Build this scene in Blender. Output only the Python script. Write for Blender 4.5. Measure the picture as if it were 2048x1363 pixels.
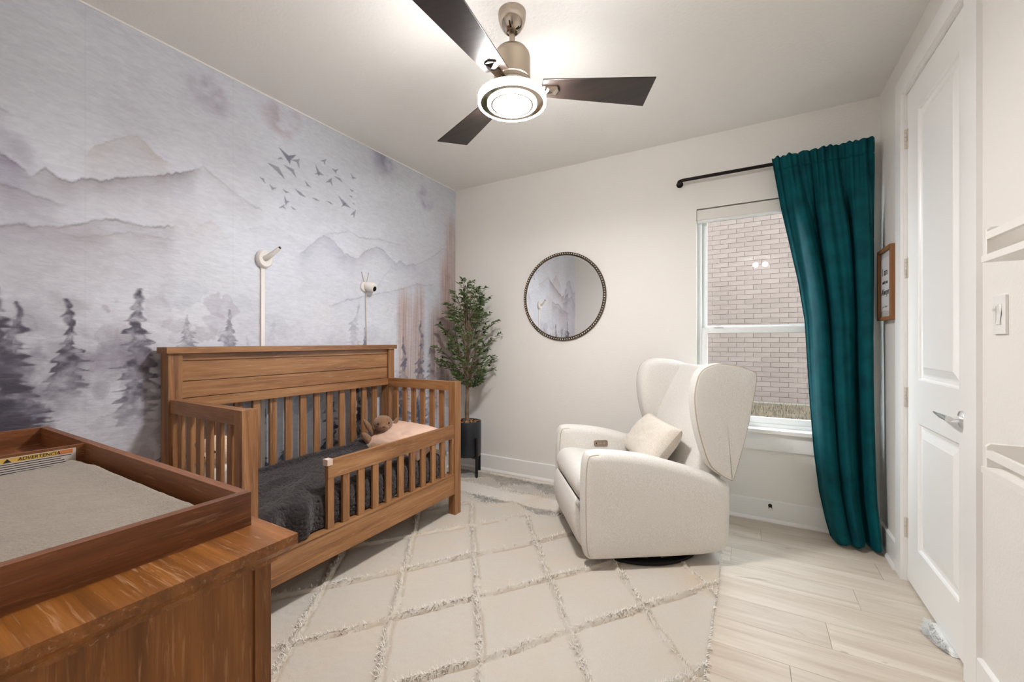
import bpy, bmesh, math, random
import numpy as np
from mathutils import Vector, Matrix, Euler

for o in list(bpy.data.objects):
    bpy.data.objects.remove(o)
scene = bpy.context.scene
C = scene.collection
random.seed(11)
rng = np.random.default_rng(11)
PI = math.pi

# ------------------------------------------------------------------ camera
cam_data = bpy.data.cameras.new('camera')
cam_data.sensor_width = 36.0
cam_data.lens = 836.0 / 2048.0 * 36.0
cam_data.clip_start = 0.02
cam = bpy.data.objects.new('camera', cam_data)
C.objects.link(cam)
cam.location = (0, 0, 1.22)
cam.rotation_euler = (PI / 2, 0, math.radians(29.79))
scene.camera = cam

# ------------------------------------------------------------------ sky, exposure
world = bpy.data.worlds.new('world')
scene.world = world
world.use_nodes = True
bg = world.node_tree.nodes['Background']
bg.inputs['Color'].default_value = (0.80, 0.90, 1.0, 1)      # bright overcast sky
bg.inputs['Strength'].default_value = 7.0
vs = scene.view_settings
vs.view_transform = 'Standard'
vs.look = 'None'
vs.gamma = 1.0
vs.use_curve_mapping = False
vs.exposure = 0.62
LAMP_DISC = 200.0        # radiance of the fan lamp's disc
LAMP_RING = 105.0        # radiance of its crystal rings
HALL_LAMP = 65.0        # radiance of the hall ceiling lamp behind the camera

# room shell, metres (the camera stands in the doorway of the front wall)
XL, XR, YB, YF, ZC = -2.55, 0.68, 3.325, 0.06, 2.71

# ------------------------------------------------------------------ helpers
def S(r, g, b):
    def f(v):
        v /= 255.0
        return v / 12.92 if v <= 0.04045 else ((v + 0.055) / 1.055) ** 2.4
    return (f(r), f(g), f(b), 1.0)

def N(nt, typ, **kw):
    n = nt.nodes.new(typ)
    for k, v in kw.items():
        if k.startswith('i_'):
            n.inputs[k[2:].replace('_', ' ')].default_value = v
        else:
            setattr(n, k, v)
    return n

def base_mat(name):
    m = bpy.data.materials.new(name)
    m.use_nodes = True
    nt = m.node_tree
    return m, nt, nt.nodes['Principled BSDF']

def coords(nt, scale=(1, 1, 1), rot=(0, 0, 0), rand=0.0):
    tc = N(nt, 'ShaderNodeTexCoord')
    out = tc.outputs['Object']
    if rand:
        oi = N(nt, 'ShaderNodeObjectInfo')
        mu = N(nt, 'ShaderNodeMath', operation='MULTIPLY')
        mu.inputs[1].default_value = rand
        nt.links.new(oi.outputs['Random'], mu.inputs[0])
        ad = N(nt, 'ShaderNodeVectorMath', operation='ADD')
        nt.links.new(out, ad.inputs[0]); nt.links.new(mu.outputs[0], ad.inputs[1])
        out = ad.outputs[0]
    mp = N(nt, 'ShaderNodeMapping')
    mp.inputs['Scale'].default_value = scale
    mp.inputs['Rotation'].default_value = rot
    nt.links.new(out, mp.inputs['Vector'])
    return mp.outputs['Vector']

def noise(nt, vec, scale=1.0, detail=3.0, rough=0.5, dist=0.0):
    n = N(nt, 'ShaderNodeTexNoise')
    n.inputs['Scale'].default_value = scale
    n.inputs['Detail'].default_value = detail
    n.inputs['Roughness'].default_value = rough
    n.inputs['Distortion'].default_value = dist
    nt.links.new(vec, n.inputs['Vector'])
    return n.outputs['Fac']

def ramp(nt, fac, stops):
    r = N(nt, 'ShaderNodeValToRGB')
    el = r.color_ramp.elements
    while len(el) < len(stops):
        el.new(0.5)
    for e, (p, c) in zip(el, stops):
        e.position = p
        e.color = c if len(c) == 4 else (*c, 1)
    nt.links.new(fac, r.inputs['Fac'])
    return r.outputs['Color']

def mixc(nt, fac, a, b, mode='MIX'):
    m = N(nt, 'ShaderNodeMix', data_type='RGBA', blend_type=mode)
    for sock, v in ((m.inputs[0], fac), (m.inputs[6], a), (m.inputs[7], b)):
        if isinstance(v, (int, float, tuple)):
            sock.default_value = v
        else:
            nt.links.new(v, sock)
    return m.outputs[2]

def bump(nt, bsdf, height, strength, dist=0.002):
    b = N(nt, 'ShaderNodeBump')
    b.inputs['Strength'].default_value = strength
    b.inputs['Distance'].default_value = dist
    nt.links.new(height, b.inputs['Height'])
    nt.links.new(b.outputs['Normal'], bsdf.inputs['Normal'])

def mat(name, col, rough=0.5, metal=0.0, bmp=None, var=None, sheen=0.0, coat=0.0, spec=0.5, emit=None, aniso=0.0):
    """bmp=(scale,strength,distance,detail); var=(scale,other colour,low,high)"""
    m, nt, b = base_mat(name)
    b.inputs['Base Color'].default_value = col
    b.inputs['Roughness'].default_value = rough
    b.inputs['Metallic'].default_value = metal
    b.inputs['Sheen Weight'].default_value = sheen
    b.inputs['Coat Weight'].default_value = coat
    b.inputs['Specular IOR Level'].default_value = spec
    b.inputs['Anisotropic'].default_value = aniso
    if var:
        f = noise(nt, coords(nt, rand=5.0), var[0], 4, 0.6)
        nt.links.new(ramp(nt, f, [(var[2], col), (var[3], var[1])]), b.inputs['Base Color'])
    if bmp:
        sc = bmp[0] if isinstance(bmp[0], tuple) else (bmp[0],) * 3
        f = noise(nt, coords(nt, sc), 1.0, bmp[3] if len(bmp) > 3 else 2.0)
        bump(nt, b, f, bmp[1], bmp[2])
    if emit:
        b.inputs['Emission Color'].default_value = emit[0]
        b.inputs['Emission Strength'].default_value = emit[1]
    return m

def wood(name, dark, mid, light, axis='y', fleck=None, rough=0.45, amount=0.5, rand=7.0, k=1.0):
    """grain runs along the given object axis"""
    m, nt, b = base_mat(name)
    ai = 'xyz'.index(axis)
    def sc(al, ac):
        v = [ac * k] * 3; v[ai] = al * k
        return tuple(v)
    broad = noise(nt, coords(nt, sc(1.2, 17), rand=rand), 1.0, 5, 0.6, 1.0)
    fine = noise(nt, coords(nt, sc(6, 210), rand=rand), 1.0, 3, 0.6, 0.3)
    col = ramp(nt, broad, [(0.28, dark), (0.5, mid), (0.74, light)])
    shade = ramp(nt, fine, [(0.3, (0.55, 0.5, 0.46, 1)), (0.62, (1, 1, 1, 1))])
    col = mixc(nt, amount, col, shade, 'MULTIPLY')
    if fleck:
        wav = noise(nt, coords(nt, sc(9, 150), rand=rand), 1.0, 4, 0.7, 0.6)
        f = ramp(nt, wav, [(0.56, (0, 0, 0, 1)), (0.68, (1, 1, 1, 1))])
        mask = noise(nt, coords(nt, sc(2.0, 5), rand=rand), 1.0, 2)
        mm = N(nt, 'ShaderNodeMath', operation='MULTIPLY')
        nt.links.new(f, mm.inputs[0]); nt.links.new(mask, mm.inputs[1])
        col = mixc(nt, mm.outputs[0], col, fleck)
    nt.links.new(col, b.inputs['Base Color'])
    b.inputs['Roughness'].default_value = rough
    bump(nt, b, fine, 0.25, 0.0012)
    return m

def chain(p):
    M = Matrix.Identity(4)
    while p is not None:
        M = p.matrix_basis @ M
        p = p.parent
    return M

def smooth_mesh(me, angle=35):
    me.polygons.foreach_set('use_smooth', [True] * len(me.polygons))
    me.set_sharp_from_angle(angle=math.radians(angle))

def tag(o, label=None, cat=None, group=None, kind=None):
    if label: o['label'] = label
    if cat: o['category'] = cat
    if group: o['group'] = group
    if kind: o['kind'] = kind
    return o

def link(name, me, parent=None, loc=None):
    o = bpy.data.objects.new(name, me)
    C.objects.link(o)
    if parent is not None:
        o.parent = parent
        if loc is not None:
            o.location = chain(parent).inverted() @ Vector(loc)
    elif loc is not None:
        o.location = loc
    return o

def mk(name, bm, m, parent=None, bevel=0.0, seg=2, smooth=True, angle=35, local=False):
    """finish a bmesh as one object; coordinates are the room's unless local"""
    if bevel:
        es = [e for e in bm.edges if len(e.link_faces) == 2 and e.calc_face_angle(0) > 0.5]
        bmesh.ops.bevel(bm, geom=es, offset=bevel, segments=seg, profile=0.6, affect='EDGES', clamp_overlap=True)
    if parent is not None and not local:
        bmesh.ops.transform(bm, matrix=chain(parent).inverted(), verts=bm.verts)
    me = bpy.data.meshes.new(name)
    bm.normal_update()
    bm.to_mesh(me); bm.free()
    for mm in (m if isinstance(m, (list, tuple)) else [m]):
        me.materials.append(mm)
    if smooth:
        smooth_mesh(me, angle)
    o = bpy.data.objects.new(name, me)
    C.objects.link(o)
    if parent is not None:
        o.parent = parent
    return o

def thing(name, label, cat, loc=(0, 0, 0), rotz=0.0, group=None, kind=None):
    o = bpy.data.objects.new(name, None)
    o.empty_display_size = 0.05
    C.objects.link(o)
    o.location = loc
    o.rotation_euler = (0, 0, rotz)
    return tag(o, label, cat, group, kind)

def box(bm, x0, x1, y0, y1, z0, z1):
    v = [bm.verts.new((x, y, z)) for z in (z0, z1) for y in (y0, y1) for x in (x0, x1)]
    for f in ((0, 2, 3, 1), (4, 5, 7, 6), (0, 1, 5, 4), (2, 6, 7, 3), (0, 4, 6, 2), (1, 3, 7, 5)):
        bm.faces.new([v[i] for i in f])
    return bm

def B(*a):
    return box(bmesh.new(), *a)

def lathe(bm, prof, n=32, M=None, cap=True):
    """prof: (radius, height) from one end to the other, about z"""
    M = M or Matrix.Identity(4)
    rings = []
    for r, h in prof:
        if r < 1e-6:
            rings.append([bm.verts.new(M @ Vector((0, 0, h)))])
        else:
            rings.append([bm.verts.new(M @ Vector((r * math.cos(2 * PI * i / n), r * math.sin(2 * PI * i / n), h))) for i in range(n)])
    for a, b in zip(rings, rings[1:]):
        if len(a) == 1 and len(b) == 1: continue
        for i in range(n):
            j = (i + 1) % n
            if len(a) == 1: bm.faces.new((a[0], b[j], b[i]))
            elif len(b) == 1: bm.faces.new((a[i], a[j], b[0]))
            else: bm.faces.new((a[i], a[j], b[j], b[i]))
    if cap:
        if len(rings[0]) > 1: bm.faces.new(rings[0][::-1])
        if len(rings[-1]) > 1: bm.faces.new(rings[-1])
    bmesh.ops.recalc_face_normals(bm, faces=bm.faces)
    return bm

def tube(bm, pts, r, n=8, cap=True):
    pts = [Vector(p) for p in pts]
    rs = [float(v) for v in r] if isinstance(r, (list, tuple)) else [r] * len(pts)
    rings = []
    up = None
    for i, p in enumerate(pts):
        d = (pts[min(i + 1, len(pts) - 1)] - pts[max(i - 1, 0)]).normalized()
        if up is None:
            up = Vector((0, 0, 1)) if abs(d.z) < 0.9 else Vector((1, 0, 0))
        a = d.cross(up).normalized(); b = a.cross(d).normalized(); up = b
        rings.append([bm.verts.new(p + rs[i] * (math.cos(2 * PI * k / n) * a + math.sin(2 * PI * k / n) * b)) for k in range(n)])
    for a, b in zip(rings, rings[1:]):
        for k in range(n):
            bm.faces.new((a[k], a[(k + 1) % n], b[(k + 1) % n], b[k]))
    if cap:
        bm.faces.new(rings[0][::-1]); bm.faces.new(rings[-1])
    return bm

def ball(bm, c, r, M=None, u=14, v=9):
    r = r if isinstance(r, (list, tuple)) else (r, r, r)
    T = Matrix.Translation(c) @ (M or Matrix.Identity(4)) @ Matrix.Diagonal((*r, 1))
    bmesh.ops.create_uvsphere(bm, u_segments=u, v_segments=v, radius=1.0, matrix=T)
    return bm

def prism(bm, poly, t0, t1, plane='xz', M=None):
    """closed outline in a plane, extruded along the third axis"""
    def P(a, b, t):
        p = {'xz': (a, t, b), 'yz': (t, a, b), 'xy': (a, b, t)}[plane]
        return Vector(p) if M is None else M @ Vector(p)
    a = [bm.verts.new(P(*p, t0)) for p in poly]
    b = [bm.verts.new(P(*p, t1)) for p in poly]
    n = len(poly)
    bm.faces.new(a); bm.faces.new(b[::-1])
    for i in range(n):
        bm.faces.new((a[i], b[i], b[(i + 1) % n], a[(i + 1) % n]))
    bmesh.ops.recalc_face_normals(bm, faces=bm.faces)
    return bm

def spline(pts, n=64, closed=True):
    """Catmull-Rom resampled outline"""
    p = np.array(pts, float); m = len(p); out = []
    segs = m if closed else m - 1
    per = max(2, n // segs)
    for i in range(segs):
        if closed:
            a, b, c, d = p[(i - 1) % m], p[i], p[(i + 1) % m], p[(i + 2) % m]
        else:
            a, b, c, d = p[max(i - 1, 0)], p[i], p[i + 1], p[min(i + 2, m - 1)]
        for k in range(per):
            t = k / per
            out.append(0.5 * ((2 * b) + (c - a) * t + (2 * a - 5 * b + 4 * c - d) * t * t + (3 * b - a - 3 * c + d) * t ** 3))
    if not closed: out.append(p[-1])
    return np.array(out)

def inset(poly, d):
    """move a closed counter-clockwise or clockwise outline inwards by d"""
    p = np.asarray(poly)
    nx = np.roll(p, -1, 0) - np.roll(p, 1, 0)
    nrm = np.stack([-nx[:, 1], nx[:, 0]], 1)
    nrm /= np.maximum(np.linalg.norm(nrm, axis=1, keepdims=True), 1e-9)
    area = 0.5 * np.sum(p[:, 0] * np.roll(p[:, 1], -1) - np.roll(p[:, 0], -1) * p[:, 1])
    return p + nrm * d * (1 if area > 0 else -1)

def pad(bm, outline, t0, t1, r0=0.03, r1=0.03, steps=5, crown=0.0):
    """upholstered slab: outline in local (x,z), thickness along y from t0 to t1, rounded rims"""
    rings = [(t0 + r0 * (1 - math.cos(PI / 2 * k / steps)), r0 * (1 - math.sin(PI / 2 * k / steps))) for k in range(steps + 1)]
    rings += [(t1 - r1 * (1 - math.cos(PI / 2 * k / steps)), r1 * (1 - math.sin(PI / 2 * k / steps))) for k in range(steps, -1, -1)]
    vs_ = []
    for t, d in rings:
        q = inset(outline, d)
        vs_.append([bm.verts.new((x, t, z)) for x, z in q])
    n = len(outline)
    for a, b in zip(vs_, vs_[1:]):
        for i in range(n):
            bm.faces.new((a[i], b[i], b[(i + 1) % n], a[(i + 1) % n]))
    for ring, t, sgn in ((vs_[0], t0, -1), (vs_[-1], t1, 1)):
        c = Vector((sum(v.co.x for v in ring) / n, t + sgn * crown, sum(v.co.z for v in ring) / n))
        mid = [bm.verts.new(v.co.lerp(c, 0.5) + Vector((0, sgn * crown * 0.75 - (sgn * crown * 0.5), 0))) for v in ring]
        cv = bm.verts.new(c)
        for i in range(n):
            j = (i + 1) % n
            bm.faces.new((ring[i], ring[j], mid[j], mid[i]))
            bm.faces.new((mid[i], mid[j], cv))
    bmesh.ops.recalc_face_normals(bm, faces=bm.faces)
    return bm

def grid_mesh(name, xs, ys, fn, m):
    """regular sheet: fn(U,V)->(X,Y,Z) arrays"""
    U, V = np.meshgrid(xs, ys, indexing='ij')
    X, Y, Z = fn(U, V)
    nx, ny = U.shape
    co = np.stack([X, Y, Z], -1).reshape(-1, 3).astype(np.float32)
    i = np.arange(nx * ny).reshape(nx, ny)
    q = np.stack([i[:-1, :-1], i[1:, :-1], i[1:, 1:], i[:-1, 1:]], -1).reshape(-1, 4)
    return quads_mesh(name, co, q, m)

def quads_mesh(name, co, q, m, smooth=True):
    me = bpy.data.meshes.new(name)
    me.vertices.add(len(co)); me.vertices.foreach_set('co', np.asarray(co, np.float32).ravel())
    k = q.shape[1]
    me.loops.add(q.size); me.loops.foreach_set('vertex_index', q.ravel().astype(np.int32))
    me.polygons.add(len(q)); me.polygons.foreach_set('loop_start', (np.arange(len(q)) * k).astype(np.int32))
    me.materials.append(m)
    me.update(calc_edges=True)
    if smooth:
        me.polygons.foreach_set('use_smooth', [True] * len(me.polygons))
    return me

_lat = {}
def vnoise(x, y, seed=0):
    """value noise on arrays, about 0..1"""
    if seed not in _lat:
        _lat[seed] = np.random.default_rng(1000 + seed).random((256, 256))
    L = _lat[seed]
    xi = np.floor(x).astype(int); yi = np.floor(y).astype(int)
    fx = x - xi; fy = y - yi
    fx = fx * fx * (3 - 2 * fx); fy = fy * fy * (3 - 2 * fy)
    a = L[xi % 256, yi % 256]; b = L[(xi + 1) % 256, yi % 256]
    c = L[xi % 256, (yi + 1) % 256]; d = L[(xi + 1) % 256, (yi + 1) % 256]
    return (a * (1 - fx) + b * fx) * (1 - fy) + (c * (1 - fx) + d * fx) * fy

def fbm(x, y, seed=0, oct=5, gain=0.5):
    s = 0; a = 1; t = 0
    for k in range(oct):
        s = s + a * vnoise(x * 2 ** k + 17.3 * k, y * 2 ** k + 9.1 * k, seed + k)
        t += a; a *= gain
    return s / t

def sstep(a, b, x):
    t = np.clip((x - a) / (b - a), 0, 1)
    return t * t * (3 - 2 * t)

def add_color(me, name, rgb):
    at = me.color_attributes.new(name, 'FLOAT_COLOR', 'POINT')
    a = np.ones((len(me.vertices), 4), np.float32); a[:, :3] = rgb
    at.data.foreach_set('color', a.ravel())

def lin(c):
    c = np.asarray(c, float) / 255.0
    return np.where(c <= 0.04045, c / 12.92, ((c + 0.055) / 1.055) ** 2.4)

def text_mesh(name, body, size, m, parent, loc, rot, shear=0.0, depth=0.0004, sx=1.0, align='CENTER'):
    cu = bpy.data.curves.new(name, 'FONT')
    cu.body = body; cu.size = size; cu.shear = shear; cu.extrude = depth
    cu.align_x = align; cu.align_y = 'CENTER'
    tmp = bpy.data.objects.new(name, cu)
    C.objects.link(tmp)
    dg = bpy.context.evaluated_depsgraph_get()
    me = bpy.data.meshes.new_from_object(tmp.evaluated_get(dg))
    bpy.data.objects.remove(tmp)
    me.name = name
    me.materials.clear(); me.materials.append(m)
    me.transform(Matrix.Diagonal((sx, 1, 1, 1)))
    o = link(name, me, parent, loc)
    o.rotation_euler = rot
    return o
RIDGES = [
    ([(0.664, 2.038), (0.697, 2.091), (0.738, 2.131), (0.782, 2.16), (0.803, 2.181), (0.846, 2.201), (0.878, 2.179), (0.918, 2.141), (0.971, 2.116)], 0.16, 0.34, 0.12, (176, 160, 152)),
    ([(0.352, 1.993), (0.424, 1.959), (0.452, 1.94), (0.489, 1.91), (0.5, 1.893)], 0.13, 0.75, 0.25, (120, 108, 132)),
    ([(0.495, 1.888), (0.516, 1.905), (0.544, 1.94), (0.565, 1.922), (0.595, 1.909), (0.625, 1.908), (0.653, 1.937), (0.68, 1.94), (0.708, 1.94), (0.782, 1.976), (0.894, 2.026), (1.017, 2.084), (1.103, 2.135)], 0.1, 0.6, 0.35, (138, 128, 136)),
    ([(1.103, 2.135), (1.121, 2.158), (1.155, 2.132), (1.204, 2.102), (1.281, 2.062), (1.363, 2.026), (1.436, 2.004)], 0.1, 0.16, 0.3, (168, 160, 168)),
    ([(0.352, 1.654), (0.424, 1.672), (0.486, 1.693), (0.502, 1.688), (0.558, 1.7), (0.583, 1.703), (0.648, 1.734), (0.733, 1.776), (0.8, 1.776), (0.874, 1.772), (0.996, 1.804)], 0.17, 0.42, 0.45, (150, 140, 148)),
    ([(0.573, 1.682), (0.648, 1.677), (0.738, 1.702), (0.822, 1.734), (0.914, 1.735), (0.996, 1.732)], 0.1, 0.18, 0.22, (160, 148, 152)),
    ([(1.204, 1.776), (1.363, 1.882), (1.496, 1.935), (1.608, 1.892), (1.747, 1.839)], 0.14, 0.12, 0.05, (176, 178, 190)),
    ([(1.659, 1.774), (1.729, 1.836), (1.822, 1.932), (1.86, 1.947), (1.932, 1.921), (2.015, 1.855), (2.111, 1.835), (2.148, 1.838)], 0.13, 0.42, 0.18, (158, 158, 176)),
    ([(1.868, 1.959), (1.96, 1.987), (2.067, 2.025), (2.157, 1.993), (2.352, 2.023), (2.569, 2.019)], 0.05, 0.08, 0.28, (176, 176, 188)),
    ([(2.139, 1.836), (2.218, 1.911), (2.311, 1.956), (2.378, 1.949), (2.457, 1.899), (2.523, 1.857), (2.569, 1.889), (2.639, 1.862), (2.717, 1.888), (2.78, 1.893)], 0.06, 0.42, 0.22, (150, 150, 172)),
    ([(2.78, 1.893), (2.945, 1.974), (3.101, 2.077), (3.146, 2.114), (3.237, 2.064), (3.325, 2.01)], 0.1, 0.12, 0.25, (170, 164, 174)),
    ([(1.899, 1.461), (2.023, 1.513), (2.204, 1.558), (2.362, 1.601), (2.512, 1.636), (2.639, 1.671), (2.761, 1.72), (2.877, 1.72), (2.986, 1.742)], 0.07, 0.18, 0.3, (166, 168, 184)),
    ([(2.311, 1.619), (2.404, 1.753), (2.468, 1.803)], 0.04, 0.05, 0.25, (180, 180, 192)),
    ([(1.062, 1.772), (1.107, 1.836), (1.155, 1.874), (1.204, 1.845), (1.234, 1.796)], 0.06, 0.2, 0.05, (186, 168, 162)),
]
TREES = [
    (0.393, 1.530, 0.837, 0.147, 0.95, 0),
    (0.462, 1.382, 0.823, 0.079, 0.75, 0),
    (0.617, 1.401, 1.050, 0.058, 0.80, 0),
    (0.844, 1.474, 0.959, 0.087, 0.82, 0),
    (1.044, 1.358, 1.093, 0.048, 0.42, 0),
    (1.245, 1.397, 1.026, 0.078, 0.50, 0),
    (2.213, 1.319, 0.919, 0.052, 0.55, 1),
    (2.120, 1.510, 1.075, 0.068, 0.22, 1),
    (2.615, 1.258, 0.717, 0.071, 0.60, 1),
    (2.831, 1.403, 0.690, 0.085, 0.62, 1),
    (2.430, 1.143, 0.739, 0.038, 0.40, 1),
    (2.959, 1.179, 0.674, 0.069, 0.45, 1),
    (1.907, 0.909, 0.262, 0.096, 0.90, 2),
    (2.139, 0.944, 0.290, 0.073, 0.85, 2),
    (1.421, 0.894, 0.386, 0.046, 0.70, 2),
    (2.512, 0.853, 0.193, 0.078, 0.70, 2),
    (0.954, 0.847, 0.521, 0.020, 0.90, 2),
    (2.569, 0.869, 0.388, 0.126, 0.70, 2),
    (2.780, 0.740, 0.344, 0.101, 0.50, 2),
    (1.575, 0.688, 0.341, 0.052, 0.60, 2),
    (0.449, 1.044, 0.786, 0.091, 0.50, 0),
    (1.496, 1.346, 0.978, 0.061, 0.10, 1),
    (1.822, 1.189, 0.815, 0.099, 0.16, 1),
    (1.363, 1.252, 0.988, 0.039, 0.12, 1),
    (1.119, 1.169, 0.634, 0.071, 0.20, 2),
]
BIRDS = [
    [(1.54, 2.421), (1.599, 2.379), (1.646, 2.418)],
    [(1.468, 2.301), (1.527, 2.285), (1.574, 2.239)],
    [(1.568, 2.326), (1.621, 2.311), (1.649, 2.278)],
    [(1.618, 2.376), (1.658, 2.384), (1.671, 2.344)],
    [(1.529, 2.349), (1.548, 2.361), (1.563, 2.359)],
    [(1.827, 2.448), (1.855, 2.459), (1.857, 2.433)],
    [(1.788, 2.406), (1.812, 2.359), (1.849, 2.36)],
    [(1.915, 2.427), (1.942, 2.419), (1.965, 2.44)],
    [(1.934, 2.38), (1.975, 2.375), (2.003, 2.36)],
    [(2.071, 2.449), (2.093, 2.425), (2.123, 2.43)],
    [(1.868, 2.315), (1.902, 2.338), (1.921, 2.307)],
    [(1.419, 2.2), (1.438, 2.192), (1.451, 2.173)],
    [(1.478, 2.176), (1.495, 2.156), (1.519, 2.165)],
    [(1.561, 2.172), (1.582, 2.161), (1.602, 2.164)],
    [(1.643, 2.199), (1.677, 2.18), (1.714, 2.167)],
    [(1.712, 2.275), (1.73, 2.251), (1.756, 2.244)],
    [(1.572, 2.132), (1.582, 2.096), (1.604, 2.108)],
    [(1.538, 2.048), (1.563, 2.064), (1.58, 2.052)],
    [(1.615, 2.079), (1.631, 2.068), (1.646, 2.066)],
    [(1.766, 2.177), (1.79, 2.175), (1.817, 2.172)],
    [(1.879, 2.187), (1.901, 2.184), (1.921, 2.177)],
    [(1.968, 2.251), (2.017, 2.211), (2.071, 2.195)],
    [(1.993, 2.182), (2.017, 2.206), (2.031, 2.219)],
    [(2.074, 2.144), (2.103, 2.167), (2.101, 2.129)],
    [(2.067, 2.332), (2.083, 2.324), (2.098, 2.33)],
    [(2.061, 2.284), (2.078, 2.278), (2.086, 2.284)],
    [(2.089, 2.238), (2.101, 2.234), (2.112, 2.23)],
    [(1.784, 2.344), (1.812, 2.359), (1.815, 2.348)],
]
BLOBS = [
    ((0.43, 1.124), 0.2, 0.62, (84, 78, 94)),
    ((0.482, 0.94), 0.16, 0.5, (88, 84, 100)),
    ((0.633, 1.179), 0.12, 0.4, (110, 102, 118)),
    ((0.855, 1.126), 0.13, 0.42, (108, 100, 116)),
    ((0.602, 1.029), 0.18, 0.25, (120, 114, 128)),
    ((2.378, 2.678), 0.18, 0.48, (140, 136, 164)),
    ((2.877, 2.508), 0.13, 0.4, (146, 140, 168)),
    ((1.167, 2.559), 0.16, 0.34, (150, 138, 156)),
    ((1.543, 2.61), 0.17, 0.36, (168, 148, 158)),
    ((1.421, 2.808), 0.2, 0.12, (150, 140, 160)),
    ((0.462, 1.98), 0.1, 0.2, (120, 108, 132)),
    ((0.8, 1.175), 0.22, 0.28, (120, 112, 126)),
    ((0.587, 1.116), 0.2, 0.28, (116, 108, 122)),
    ((0.502, 1.304), 0.12, 0.2, (130, 120, 134)),
    ((1.229, 2.116), 0.25, -0.14, (232, 226, 228)),
    ((1.676, 1.614), 0.4, -0.2, (226, 232, 240)),
    ((0.954, 1.373), 0.3, -0.14, (226, 226, 232)),
    ((0.648, 1.572), 0.18, 0.12, (168, 156, 158)),
    ((0.782, 1.315), 0.1, -0.2, (226, 226, 230)),
    ((3.161, 1.8), 0.14, 0.25, (150, 128, 136)),
    ((0.633, 1.396), 0.1, 0.25, (150, 142, 150)),
    ((3.237, 1.42), 0.1, 0.3, (158, 132, 128)),
    ((1.676, 0.702), 0.45, -0.3, (206, 216, 232)),  # bluish window light behind the crib slats, painted into the mural
    ((0.722, 0.86), 0.14, 0.14, (190, 184, 190)),
]
STREAKS = [
    (2.598, 1.730, 0.719, 0.070),
    (2.699, 1.699, 0.706, 0.098),
    (2.812, 1.774, 0.692, 0.064),
    (3.000, 1.595, 0.669, 0.084),
    (3.086, 1.649, 0.658, 0.073),
    (3.161, 2.088, 0.841, 0.091),
    (3.261, 2.499, 0.833, 0.111),
]

# ------------------------------------------------------------------ shell materials
def paint(name, col, bsc=95, bst=0.35, rough=0.62):
    m, nt, b = base_mat(name)
    b.inputs['Base Color'].default_value = col
    b.inputs['Roughness'].default_value = rough
    f = noise(nt, coords(nt), bsc, 2.5, 0.55)
    bump(nt, b, f, bst, 0.004)
    return m
M_wall = paint('wall_paint', S(236, 232, 226))
M_ceil = paint('ceiling_paint', S(236, 233, 228), 70, 0.4)
M_trim = mat('white_trim_paint', S(243, 241, 238), 0.32)
M_door = mat('white_door_paint', S(245, 243, 240), 0.30)

def struct(name, bm, m, label, cat, **kw):
    return tag(mk(name, bm, m, **kw), label, cat, kind='structure')

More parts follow.
